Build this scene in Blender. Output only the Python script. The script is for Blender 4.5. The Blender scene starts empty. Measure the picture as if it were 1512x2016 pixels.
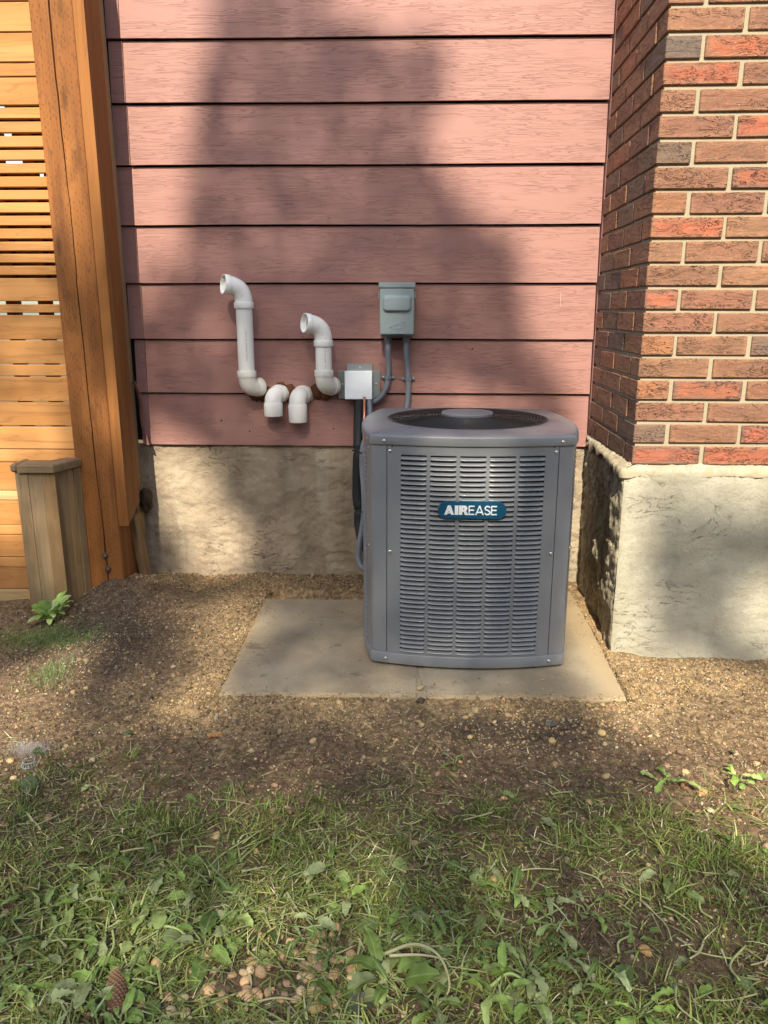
import bpy, bmesh, math, random
import numpy as np
from mathutils import Vector, Matrix
R = math.radians
random.seed(7); rng = np.random.default_rng(11)
scene = bpy.context.scene
col = scene.collection

# ------------------------------------------------------------------ camera
CAM_H = 1.04
cam_d = bpy.data.cameras.new('camera'); cam = bpy.data.objects.new('camera', cam_d); col.objects.link(cam)
cam.location = (0, 0, CAM_H); cam.rotation_euler = (R(90 - 14.6), 0, R(1.6))
cam_d.sensor_fit = 'VERTICAL'; cam_d.angle = 2 * math.atan(1008 / 1525.0)
cam_d.clip_start = .05; cam_d.clip_end = 400
scene.camera = cam

# ------------------------------------------------------------------ light
AZ, EL = R(4), R(42)
w = bpy.data.worlds.new('World'); scene.world = w; w.use_nodes = True
wn = w.node_tree.nodes; bg = wn['Background']
sky = wn.new('ShaderNodeTexSky'); sky.sky_type = 'NISHITA'; sky.sun_disc = False
sky.sun_elevation = EL; sky.sun_rotation = R(180 + 4); sky.dust_density = 1.6; sky.air_density = 1.0; sky.ozone_density = 0.6
w.node_tree.links.new(sky.outputs[0], bg.inputs[0]); bg.inputs[1].default_value = 0.14
sd = bpy.data.lights.new('sun', 'SUN'); sd.energy = 4.3; sd.angle = R(.53); sd.color = (1, .91, .77)
sun = bpy.data.objects.new('sun', sd); col.objects.link(sun)
SDIR = Vector((-math.sin(AZ) * math.cos(EL), -math.cos(AZ) * math.cos(EL), math.sin(EL)))
sun.rotation_euler = SDIR.to_track_quat('Z', 'Y').to_euler(); sun.location = (-2, -8, 10)
vs = scene.view_settings
vs.view_transform = 'Standard'; vs.look = 'None'; vs.gamma = 1; vs.use_curve_mapping = False
vs.exposure = 1.1
try:
    vs.use_white_balance = True; vs.white_balance_temperature = 6900; vs.white_balance_tint = 5
except Exception: pass
scene.cycles.use_denoising = True

# ------------------------------------------------------------------ noise (numpy)
def _h(ix, iy, s):
    n = (ix.astype(np.int64) * 374761393 + iy.astype(np.int64) * 668265263 + s * 974634777) & 0xffffffff
    n = ((n ^ (n >> 13)) * 1274126177) & 0xffffffff
    return ((n ^ (n >> 16)) & 0xffff) / 65535.0
def vn(x, y, s=0):
    x = np.asarray(x, float); y = np.asarray(y, float)
    ix, iy = np.floor(x), np.floor(y); fx, fy = x - ix, y - iy
    fx = fx * fx * (3 - 2 * fx); fy = fy * fy * (3 - 2 * fy)
    ix = ix.astype(np.int64); iy = iy.astype(np.int64)
    a = _h(ix, iy, s); b = _h(ix + 1, iy, s); c = _h(ix, iy + 1, s); d = _h(ix + 1, iy + 1, s)
    return a + (b - a) * fx + (c - a) * fy + (a - b - c + d) * fx * fy
def fbm(x, y, s=0, o=4):
    t = 0; a = .5
    for k in range(o):
        t = t + a * vn(x * 2 ** k, y * 2 ** k, s + k * 17); a *= .5
    return t / (1 - .5 ** o)
def sst(a, b, x): t = np.clip((x - a) / (b - a), 0, 1); return t * t * (3 - 2 * t)

# ------------------------------------------------------------------ object helpers
def tag(o, label=None, cat=None, group=None, kind=None):
    if label: o['label'] = label
    if cat: o['category'] = cat
    if group: o['group'] = group
    if kind: o['kind'] = kind
    return o
def link(name, data, parent=None, loc=None, rot=None):
    o = bpy.data.objects.new(name, data); col.objects.link(o)
    if parent: o.parent = parent
    if loc is not None: o.location = loc
    if rot is not None: o.rotation_euler = rot
    return o
def empty(name, loc=(0, 0, 0), rot=(0, 0, 0), parent=None):
    return link(name, None, parent, loc, rot)
def mesh(name, vs_, fs, m=None, smooth=False, cols=None):
    me = bpy.data.meshes.new(name)
    if isinstance(vs_, np.ndarray) and isinstance(fs, np.ndarray):
        n, k = fs.shape
        me.vertices.add(len(vs_)); me.vertices.foreach_set('co', vs_.astype(np.float32).ravel())
        me.loops.add(n * k); me.loops.foreach_set('vertex_index', fs.astype(np.int32).ravel())
        me.polygons.add(n); me.polygons.foreach_set('loop_start', np.arange(0, n * k, k, dtype=np.int32))
        try: me.polygons.foreach_set('loop_total', np.full(n, k, np.int32))
        except Exception: pass
        me.update(calc_edges=True); me.validate()
    else:
        me.from_pydata([tuple(v) for v in vs_], [], [tuple(f) for f in fs]); me.update()
    if smooth: me.polygons.foreach_set('use_smooth', [True] * len(me.polygons))
    if cols is not None:
        a = me.color_attributes.new('tint', 'FLOAT_COLOR', 'POINT')
        c4 = np.ones((len(me.vertices), 4), np.float32); c4[:, :3] = cols
        a.data.foreach_set('color', c4.ravel())
    if m: me.materials.append(m)
    return me
class MB:
    def __init__(s): s.v = []; s.f = []
    def add(s, v, f):
        n = len(s.v); s.v += [tuple(p) for p in v]; s.f += [tuple(i + n for i in q) for q in f]; return s
    def box(s, x0, x1, y0, y1, z0, z1, M=None):
        v = [Vector((x, y, z)) for z in (z0, z1) for y in (y0, y1) for x in (x0, x1)]
        if M: v = [M @ p for p in v]
        return s.add(v, [(0, 2, 3, 1), (4, 5, 7, 6), (0, 1, 5, 4), (2, 6, 7, 3), (0, 4, 6, 2), (1, 3, 7, 5)])
    def bbox(s, x0, x1, y0, y1, z0, z1, b, M=None):
        """box with chamfered edges"""
        cx, cy, cz = (x0 + x1) / 2, (y0 + y1) / 2, (z0 + z1) / 2
        hx, hy, hz = (x1 - x0) / 2, (y1 - y0) / 2, (z1 - z0) / 2
        v = []; idx = {}
        for sx in (-1, 1):
            for sy in (-1, 1):
                for sz in (-1, 1):
                    for ax in range(3):
                        p = [sx * (hx - b), sy * (hy - b), sz * (hz - b)]
                        p[ax] = (sx, sy, sz)[ax] * (hx, hy, hz)[ax]
                        q = Vector((cx + p[0], cy + p[1], cz + p[2]))
                        idx[(sx, sy, sz, ax)] = len(v); v.append(M @ q if M else q)
        f = []
        I = idx
        for sg in (-1, 1):
            for ax, (a, c) in enumerate([(1, 2), (0, 2), (0, 1)]):
                q = []
                for (p, r) in [(-1, -1), (1, -1), (1, 1), (-1, 1)]:
                    k = [0, 0, 0]; k[ax] = sg; k[a] = p; k[c] = r; q.append(I[(*k, ax)])
                f.append(q)
        for a in range(3):      # edges along axis a
            b1, c1 = [i for i in range(3) if i != a]
            for sb in (-1, 1):
                for sc in (-1, 1):
                    k0 = [0, 0, 0]; k0[a] = -1; k0[b1] = sb; k0[c1] = sc
                    k1 = list(k0); k1[a] = 1
                    f.append([I[(*k0, b1)], I[(*k1, b1)], I[(*k1, c1)], I[(*k0, c1)]])
        for sx in (-1, 1):
            for sy in (-1, 1):
                for sz in (-1, 1): f.append([I[(sx, sy, sz, 0)], I[(sx, sy, sz, 1)], I[(sx, sy, sz, 2)]])
        return s.add(v, f)
    def tube(s, pts, rad, seg=16, cap=True, M=None):
        pts = [Vector(p) for p in pts]; n = len(pts)
        rad = rad if hasattr(rad, '__len__') else [rad] * n
        up = None; rings = []
        for i, p in enumerate(pts):
            t = (pts[min(i + 1, n - 1)] - pts[max(i - 1, 0)])
            if t.length < 1e-9: t = Vector((0, 0, 1)) if up is None else tl
            t.normalize(); tl = t
            if up is None:
                up = Vector((0, 0, 1)) if abs(t.z) < .9 else Vector((1, 0, 0))
            a = (up - t * up.dot(t)).normalized(); b = t.cross(a); up = a
            rings.append([p + (a * math.cos(2 * math.pi * k / seg) + b * math.sin(2 * math.pi * k / seg)) * rad[i] for k in range(seg)])
        v = [q for r_ in rings for q in r_]
        f = [(i * seg + k, i * seg + (k + 1) % seg, (i + 1) * seg + (k + 1) % seg, (i + 1) * seg + k) for i in range(n - 1) for k in range(seg)]
        if cap: f += [tuple(range(seg))[::-1], tuple((n - 1) * seg + k for k in range(seg))]
        if M: v = [M @ q for q in v]
        return s.add(v, f)
    def build(s, name, m, parent=None, loc=None, rot=None, smooth=False, angle=None):
        me = bpy.data.meshes.new(name); me.from_pydata(s.v, [], s.f); me.update()
        bm = bmesh.new(); bm.from_mesh(me); bmesh.ops.recalc_face_normals(bm, faces=bm.faces); bm.to_mesh(me); bm.free()
        if smooth:
            me.polygons.foreach_set('use_smooth', [True] * len(me.polygons))
            if angle:
                try: me.set_sharp_from_angle(angle=R(angle))
                except Exception: pass
        me.materials.append(m)
        return link(name, me, parent, loc, rot)
def curve_pts(ctrl, n=8):
    """Catmull-Rom through control points"""
    P = [Vector(c) for c in ctrl]; P = [P[0] * 2 - P[1]] + P + [P[-1] * 2 - P[-2]]
    out = []
    for i in range(1, len(P) - 2):
        for k in range(n):
            t = k / n; a, b, c, d = P[i - 1], P[i], P[i + 1], P[i + 2]
            out.append(.5 * ((2 * b) + (c - a) * t + (2 * a - 5 * b + 4 * c - d) * t * t + (3 * b - a - 3 * c + d) * t ** 3))
    out.append(P[-2]); return out

# ------------------------------------------------------------------ materials
class NT:
    def __init__(s, name, rough=.8, base=(.5, .5, .5), metal=0, spec=.5, coat=0):
        s.m = bpy.data.materials.new(name); s.m.use_nodes = True; s.t = s.m.node_tree
        s.b = s.t.nodes['Principled BSDF']
        s.b.inputs['Roughness'].default_value = rough; s.b.inputs['Base Color'].default_value = (*base, 1)
        s.b.inputs['Metallic'].default_value = metal; s.b.inputs['Specular IOR Level'].default_value = spec
        s.b.inputs['Coat Weight'].default_value = coat
    def n(s, ty, **k):
        x = s.t.nodes.new('ShaderNode' + ty)
        for a, v in k.items(): setattr(x, a, v)
        return x
    def set(s, sock, v):
        if hasattr(v, 'outputs'): v = v.outputs[0]
        if isinstance(v, bpy.types.NodeSocket): s.t.links.new(v, sock)
        elif hasattr(v, '__len__') and sock.type == 'RGBA' and len(v) == 3: sock.default_value = (*v, 1)
        else: sock.default_value = v
    def ma(s, op, a, b=0, c=None, clamp=False):
        x = s.n('Math', operation=op, use_clamp=clamp); s.set(x.inputs[0], a); s.set(x.inputs[1], b)
        if c is not None: s.set(x.inputs[2], c)
        return x.outputs[0]
    def mix(s, f, a, b, mode='MIX'):
        x = s.n('Mix', data_type='RGBA', blend_type=mode, clamp_factor=True)
        s.set(x.inputs[0], f); s.set(x.inputs[6], a); s.set(x.inputs[7], b); return x.outputs[2]
    def coord(s, scale=(1, 1, 1), kind='Object', loc=None, rnd=0):
        tc = s.n('TexCoord'); mp = s.n('Mapping'); s.t.links.new(tc.outputs[kind], mp.inputs[0])
        mp.inputs['Scale'].default_value = scale
        if loc: mp.inputs['Location'].default_value = loc
        o = mp.outputs[0]
        if rnd:
            oi = s.n('ObjectInfo'); ad = s.n('VectorMath', operation='ADD'); sc = s.n('VectorMath', operation='SCALE')
            cb = s.n('CombineXYZ'); s.t.links.new(oi.outputs['Random'], cb.inputs[0]); s.set(cb.inputs[1], s.ma('MULTIPLY', oi.outputs['Random'], 3.7)); s.set(cb.inputs[2], s.ma('MULTIPLY', oi.outputs['Random'], 7.3))
            s.t.links.new(cb.outputs[0], sc.inputs[0]); sc.inputs['Scale'].default_value = rnd
            s.t.links.new(o, ad.inputs[0]); s.t.links.new(sc.outputs[0], ad.inputs[1]); o = ad.outputs[0]
        return o
    def noise(s, vec, scale=5, det=4, rough=.5, dist=0):
        x = s.n('TexNoise'); s.set(x.inputs['Vector'], vec); x.inputs['Scale'].default_value = scale
        x.inputs['Detail'].default_value = det; x.inputs['Roughness'].default_value = rough; x.inputs['Distortion'].default_value = dist
        return x.outputs[0]
    def vor(s, vec, scale=5, feature='F1', out=0):
        x = s.n('TexVoronoi', feature=feature); s.set(x.inputs['Vector'], vec); x.inputs['Scale'].default_value = scale
        return x.outputs[out]
    def ramp(s, v, lo, hi, a=0, b=1):
        x = s.n('MapRange', interpolation_type='SMOOTHSTEP'); s.set(x.inputs[0], v)
        for i, q in enumerate((lo, hi, a, b)): x.inputs[i + 1].default_value = q
        return x.outputs[0]
    def ridge(s, v, width, centre=.5):
        return s.ramp(s.ma('ABSOLUTE', s.ma('SUBTRACT', v, centre)), 0, width, 1, 0)
    def bump(s, h, strength=.5, dist=.01, nrm=None):
        x = s.n('Bump'); s.set(x.inputs['Height'], h); x.inputs['Strength'].default_value = strength; x.inputs['Distance'].default_value = dist
        if nrm is not None: s.set(x.inputs['Normal'], nrm)
        return x.outputs[0]
    def out(s, colr=None, nrm=None, rough=None):
        if colr is not None: s.set(s.b.inputs['Base Color'], colr)
        if nrm is not None: s.set(s.b.inputs['Normal'], nrm)
        if rough is not None: s.set(s.b.inputs['Roughness'], rough)
        return s.m

def m_siding():
    t = NT('siding_paint', .62, spec=.35)
    c = t.coord((3.4, 3.4, 74), rnd=4)
    n1 = t.noise(c, 1.0, 2.5, .55, .35); r1 = t.ridge(n1, .010); r1b = t.ridge(n1, .009, .60); r2b = t.ridge(n1, .009, .41)
    gate = t.ramp(t.noise(t.coord((3, 3, 14), rnd=3), 1.5, 1), .30, .50)
    fine = t.noise(t.coord((14, 14, 260), rnd=3), 1, 2)
    lines = t.ma('MULTIPLY', t.ma('MAXIMUM', r1, t.ma('MAXIMUM', r1b, r2b)), gate)
    big = t.noise(t.coord((1, 1, 1), rnd=2), 1.6, 3)
    base = t.mix(big, (.30, .152, .134), (.342, .175, .154))
    base = t.mix(t.ma('MULTIPLY', lines, .33), base, (.17, .08, .07))
    dust = t.ramp(t.noise(t.coord((7, 7, 9), rnd=5), 6, 5, .7), .70, .78)
    base = t.mix(t.ma('MULTIPLY', dust, .35), base, (.62, .45, .40))
    h = t.ma('ADD', t.ma('MULTIPLY', lines, -1), t.ma('MULTIPLY', fine, .25))
    return t.out(base, t.bump(h, .6, .0016))
def m_brick():
    t = NT('brick_clay', .85, spec=.25)
    oi = t.n('ObjectInfo'); c = t.coord((1, 1, 1), rnd=9)
    n = t.noise(c, 26, 6, .68); n2 = t.noise(c, 9, 3)
    bc = oi.outputs['Color']
    # lighter, tanner rim, body keeps its own colour
    tc = t.n('TexCoord'); sx = t.n('SeparateXYZ'); t.t.links.new(tc.outputs['Generated'], sx.inputs[0])
    ex = t.ma('MINIMUM', sx.outputs[0], t.ma('SUBTRACT', 1, sx.outputs[0])); ez = t.ma('MINIMUM', sx.outputs[2], t.ma('SUBTRACT', 1, sx.outputs[2]))
    e = t.ma('MINIMUM', t.ma('MULTIPLY', ex, 3.2), ez); e = t.ma('ADD', e, t.ma('MULTIPLY', t.ma('SUBTRACT', n2, .5), .55))
    body = t.ramp(e, .10, .26)
    al = oi.outputs['Alpha']
    rimc = t.mix(al, (.30, .145, .08), (.11, .085, .075))
    base = t.mix(t.ma('MULTIPLY', t.ma('SUBTRACT', 1, body), .62), bc, rimc)
    base = t.mix(t.ramp(n, .35, .7), t.mix(.45, base, (.10, .06, .05)), base)
    base = t.mix(.16, base, t.mix(t.noise(c, 160, 2), (.06, .03, .02), (.7, .45, .3)))
    cr = t.noise(t.coord((15, 15, 48), rnd=9), 1.0, 4, .62, .8)
    crk = t.ma('MULTIPLY', t.ma('MAXIMUM', t.ridge(cr, .012), t.ridge(cr, .009, .60)), t.ramp(t.noise(t.coord((9, 9, 20), rnd=5), 1, 1), .42, .56))
    base = t.mix(t.ma('MULTIPLY', crk, .75), base, (.05, .025, .02))
    spk = t.ramp(t.noise(c, 260, 1), .74, .80)
    base = t.mix(t.ma('MULTIPLY', spk, .5), base, (.75, .65, .5))
    h = t.ma('ADD', t.ma('MULTIPLY', crk, -1.0), t.ma('ADD', t.ma('MULTIPLY', cr, .9), t.ma('MULTIPLY', n, .35)))
    return t.out(base, t.bump(h, 1.0, .0065))
def m_mortar():
    t = NT('mortar_sand', .95, spec=.1); c = t.coord()
    n = t.noise(c, 30, 5); f = t.noise(c, 400, 2)
    base = t.mix(n, (.32, .27, .195), (.42, .365, .275)); base = t.mix(t.ma('MULTIPLY', f, .25), base, (.25, .2, .12))
    return t.out(base, t.bump(f, .6, .003))
def m_parging(name, a, b, stain, stain_amt, side=False, bd=.0045):
    t = NT(name, .93, spec=.15); c = t.coord()
    n = t.noise(c, 3.0, 5, .6); f = t.noise(c, 180, 3, .65); m = t.noise(c, 92, 5, .7, .3)
    base = t.mix(t.ramp(n, .35, .65), a, b)
    st = t.ramp(t.noise(t.coord((9, 9, 2.2)), 1.3, 5, .65), .50, .66)
    base = t.mix(t.ma('MULTIPLY', st, stain_amt), base, stain)
    base = t.mix(t.ma('MULTIPLY', t.ramp(f, .60, .72), .45), base, tuple(x * .35 for x in a))
    # pale vertical wash where cement slurry ran down
    wsh = t.ramp(t.noise(t.coord((7, 7, 1.1)), 1.2, 3, .5), .58, .70)
    base = t.mix(t.ma('MULTIPLY', wsh, .35), base, (.50, .455, .37))
    cr = t.noise(t.coord((6, 6, 16)), 1.3, 5, .6, .6); crk = t.ma('MULTIPLY', t.ridge(cr, .006), t.ramp(t.noise(c, 5, 1), .50, .60))
    base = t.mix(t.ma('MULTIPLY', crk, .42), base, tuple(x * .3 for x in a))
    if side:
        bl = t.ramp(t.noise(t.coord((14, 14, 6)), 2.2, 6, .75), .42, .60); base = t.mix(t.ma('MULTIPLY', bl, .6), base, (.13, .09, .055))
    h = t.ma('ADD', t.ma('MULTIPLY', f, .35), t.ma('ADD', m, t.ma('MULTIPLY', crk, -1.2)))
    base = t.mix(t.ma('MULTIPLY', t.ramp(m, .46, .34), .16), base, tuple(x * .45 for x in a))  # low spots of the bump darkened: crevice shade put into the colour
    return t.out(base, t.bump(h, 1.0, bd))
def m_wood(name, a, b, dark, axis='X', rough=.75, knots=True, incise=False, grey=0, freckle=0):
    t = NT(name, rough, spec=.25)
    sc = {'X': (2.2, 42, 42), 'Z': (42, 42, 2.2), 'Y': (42, 2.2, 42)}[axis]
    c = t.coord(sc, rnd=11); n = t.noise(c, 1, 5, .6, .5)
    sc2 = {'X': (.8, 9, 9), 'Z': (9, 9, .8), 'Y': (9, .8, 9)}[axis]
    n2 = t.noise(t.coord(sc2, rnd=11), 1.5, 3, .55, .4)
    base = t.mix(t.ramp(n2, .3, .7), a, b)
    gr = t.ramp(n, .52, .68); base = t.mix(t.ma('MULTIPLY', gr, .38), base, dark)
    ring = t.ma('MAXIMUM', t.ridge(n2, .010), t.ridge(n2, .008, .58)); base = t.mix(t.ma('MULTIPLY', ring, .35), base, dark)
    oi = t.n('ObjectInfo'); base = t.mix(t.ma('MULTIPLY', oi.outputs['Random'], .28), base, tuple(x * .55 for x in b))
    h = t.ma('MULTIPLY', n, .6)
    if knots:
        ks = {'X': (1.3, 5, 7), 'Z': (7, 7, 2.1), 'Y': (6, 1.3, 6)}[axis]
        v = t.vor(t.coord(ks, rnd=11), 1.0); k = t.ramp(v, .09, .15, 1, 0); halo = t.ramp(v, .10, .34, 1, 0)
        base = t.mix(t.ma('MULTIPLY', halo, .25), base, dark); base = t.mix(t.ma('MULTIPLY', k, .8), base, tuple(x * .45 for x in dark))
    if incise:
        tc = t.coord((1, 1, 1)); sx = t.n('SeparateXYZ'); t.t.links.new(tc, sx.inputs[0])
        gx = t.ma('MULTIPLY', t.ma('ADD', sx.outputs[0], sx.outputs[1]), 105); cell = t.ma('FLOOR', gx); fx = t.ma('ABSOLUTE', t.ma('SUBTRACT', t.ma('FRACT', gx), .5))
        gz = t.ma('ADD', t.ma('ADD', t.ma('MULTIPLY', sx.outputs[2], 48), t.ma('MULTIPLY', t.noise(t.coord((9, 9, 9)), 3, 2), 1.4)), t.ma('MULTIPLY', cell, .37)); fz = t.ma('ABSOLUTE', t.ma('SUBTRACT', t.ma('FRACT', gz), .5))
        d = t.ma('MULTIPLY', t.ramp(fx, .08, .16, 1, 0), t.ramp(fz, .16, .24, 1, 0))
        d = t.ma('MULTIPLY', d, t.ramp(t.noise(t.coord((40, 40, 18)), 2, 3), .40, .62))
        base = t.mix(t.ma('MULTIPLY', d, .6), base, dark); h = t.ma('SUBTRACT', h, d)
        base = t.mix(t.ma('MULTIPLY', t.ramp(t.noise(t.coord((6, 6, 3)), 2, 4, .65), .52, .72), .45), base, tuple(x * .7 for x in dark))
    if grey:
        g = t.ramp(t.noise(t.coord(sc2, rnd=4), 1.3, 5, .65), .42, .65); base = t.mix(t.ma('MULTIPLY', g, grey), base, (.31, .26, .185))
        s2 = t.ramp(t.noise(t.coord((6, 6, 3), rnd=2), 1.5, 4, .6), .55, .7); base = t.mix(t.ma('MULTIPLY', s2, .45), base, (.12, .085, .045))
    return t.out(base, t.bump(h, .5, .0025))
def m_paint(name, base, rough=.38, metal=0, coat=.15, speck=.04, dirt=.12):
    t = NT(name, rough, base, metal, .5, coat); c = t.coord()
    d = t.noise(c, 7, 5, .6); f = t.noise(c, 500, 2)
    cl = t.mix(t.ma('MULTIPLY', t.ramp(d, .45, .75), dirt), base, tuple(min(1, x * .7 + .06) for x in base))
    rg = t.ma('ADD', rough, t.ma('MULTIPLY', t.ma('SUBTRACT', d, .5), .25))
    return t.out(cl, t.bump(f, speck, .001), rg)
def m_pvc():
    t = NT('pvc_plastic', .38, spec=.4); c = t.coord(rnd=3); n = t.noise(c, 12, 5, .65)
    oi = t.n('ObjectInfo')
    base = t.mix(t.ramp(n, .40, .72), (.78, .77, .74), (.66, .60, .50))
    base = t.mix(.8, base, oi.outputs['Color'])
    spk = t.ramp(t.noise(c, 55, 3), .69, .74); base = t.mix(t.ma('MULTIPLY', spk, .4), base, (.4, .34, .25))
    return t.out(base, t.bump(n, .1, .001))
def m_concrete():
    t = NT('slab_concrete', .93, spec=.15); c = t.coord()
    n = t.noise(c, 4, 6, .62); f = t.noise(c, 260, 3, .7); g = t.noise(c, 60, 4, .6)
    base = t.mix(t.ramp(n, .35, .68), (.27, .215, .148), (.37, .305, .215))
    st = t.ramp(t.noise(t.coord((2.2, 5, 1)), 2.2, 4, .6), .62, .74); base = t.mix(t.ma('MULTIPLY', st, .8), base, (.13, .095, .06)); base = t.mix(t.ma('MULTIPLY', t.ramp(t.noise(t.coord((1, 1, 1)), 19, 5, .7), .60, .70), .5), base, (.14, .10, .06))
    base = t.mix(t.ma('MULTIPLY', t.ramp(f, .58, .72), .5), base, (.12, .105, .08))
    base = t.mix(t.ma('MULTIPLY', t.ramp(g, .62, .72), .35), base, (.5, .45, .35))
    # sandy dust towards the rim
    at = t.n('Attribute', attribute_name='tint'); sp = t.n('SeparateColor'); t.t.links.new(at.outputs['Color'], sp.inputs[0])
    du = t.ramp(t.ma('ADD', sp.outputs[0], t.ma('MULTIPLY', t.ma('SUBTRACT', g, .5), .9)), .25, .8)
    base = t.mix(t.ma('MULTIPLY', du, .7), base, (.36, .27, .165))
    return t.out(base, t.bump(t.ma('ADD', f, t.ma('MULTIPLY', g, .8)), .5, .0022))
def m_tint(name, rough=.9, bumpscale=200, bs=.5, bd=.003, spec=.2, trans=0, var=.25):
    """colour carried by the geometry (one colour per stone or blade) with a little grain"""
    t = NT(name, rough, spec=spec); at = t.n('Attribute', attribute_name='tint'); c = t.coord()
    n = t.noise(c, bumpscale, 3, .6)
    base = t.mix(t.ma('MULTIPLY', n, var * 2), at.outputs['Color'], t.mix(.75, at.outputs['Color'], (.02, .015, .01)))
    m = t.out(base, t.bump(n, bs, bd) if bs else None)
    if trans:
        tr = t.n('BsdfTranslucent'); t.set(tr.inputs[0], base); mx = t.n('MixShader'); mx.inputs[0].default_value = trans
        o = t.t.nodes['Material Output']; t.t.links.new(t.b.outputs[0], mx.inputs[1]); t.t.links.new(tr.outputs[0], mx.inputs[2]); t.t.links.new(mx.outputs[0], o.inputs[0])
    return m
def m_ground():
    t = NT('ground_soil', .97, spec=.1); at = t.n('Attribute', attribute_name='tint'); c = t.coord()
    n = t.noise(c, 60, 6, .7); f = t.noise(c, 330, 3, .7); k = t.noise(c, 14, 4, .6)
    base = t.mix(t.ramp(n, .38, .66), t.mix(.62, at.outputs['Color'], (.02, .013, .008)), at.outputs['Color'])
    base = t.mix(t.ma('MULTIPLY', t.ramp(f, .55, .72), .45), base, t.mix(.5, at.outputs['Color'], (.5, .38, .22)))
    base = t.mix(t.ma('MULTIPLY', t.ramp(k, .5, .7), .3), base, (.06, .04, .025))
    return t.out(base, t.bump(t.ma('ADD', n, t.ma('MULTIPLY', f, .6)), .9, .009))
def m_stone(name='pebble_stone'):
    t = NT(name, .8, spec=.3); oi = t.n('ObjectInfo'); c = t.coord(rnd=5); n = t.noise(c, 70, 5, .6)
    base = t.mix(t.ramp(n, .35, .7), t.mix(.4, oi.outputs['Color'], (.12, .07, .03)), oi.outputs['Color'])
    base = t.mix(t.ma('MULTIPLY', t.ramp(t.noise(c, 260, 2), .6, .7), .35), base, (.55, .45, .3))
    return t.out(base, t.bump(n, .35, .002))
def m_leaf():
    t = NT('leaf_green', .5, spec=.35); oi = t.n('ObjectInfo'); c = t.coord(rnd=3)
    n = t.noise(c, 35, 4, .6); sx = t.n('SeparateXYZ'); t.t.links.new(t.coord((1, 1, 1)), sx.inputs[0])
    mid = t.ramp(t.ma('ABSOLUTE', sx.outputs[1]), .0004, .0014, 1, 0)
    vv = t.ma('FRACT', t.ma('MULTIPLY', t.ma('SUBTRACT', sx.outputs[0], t.ma('MULTIPLY', t.ma('ABSOLUTE', sx.outputs[1]), .8)), 130))
    vein = t.ramp(t.ma('ABSOLUTE', t.ma('SUBTRACT', vv, .5)), 0, .12, 1, 0)
    base = t.mix(t.ramp(n, .35, .7), oi.outputs['Color'], t.mix(.5, oi.outputs['Color'], (.035, .06, .012)))
    base = t.mix(t.ma('MULTIPLY', vein, .12), base, (.22, .30, .10)); base = t.mix(t.ma('MULTIPLY', mid, .4), base, (.34, .42, .18))
    hole = t.ramp(t.noise(c, 90, 2), .70, .76); base = t.mix(t.ma('MULTIPLY', hole, .6), base, (.16, .11, .03))
    m = t.out(base, t.bump(t.ma('ADD', n, t.ma('MULTIPLY', vein, -.3)), .35, .002))
    tr = t.n('BsdfTranslucent'); t.set(tr.inputs[0], base); mx = t.n('MixShader'); mx.inputs[0].default_value = .3
    o = t.t.nodes['Material Output']; t.t.links.new(t.b.outputs[0], mx.inputs[1]); t.t.links.new(tr.outputs[0], mx.inputs[2]); t.t.links.new(mx.outputs[0], o.inputs[0])
    return m

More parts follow.
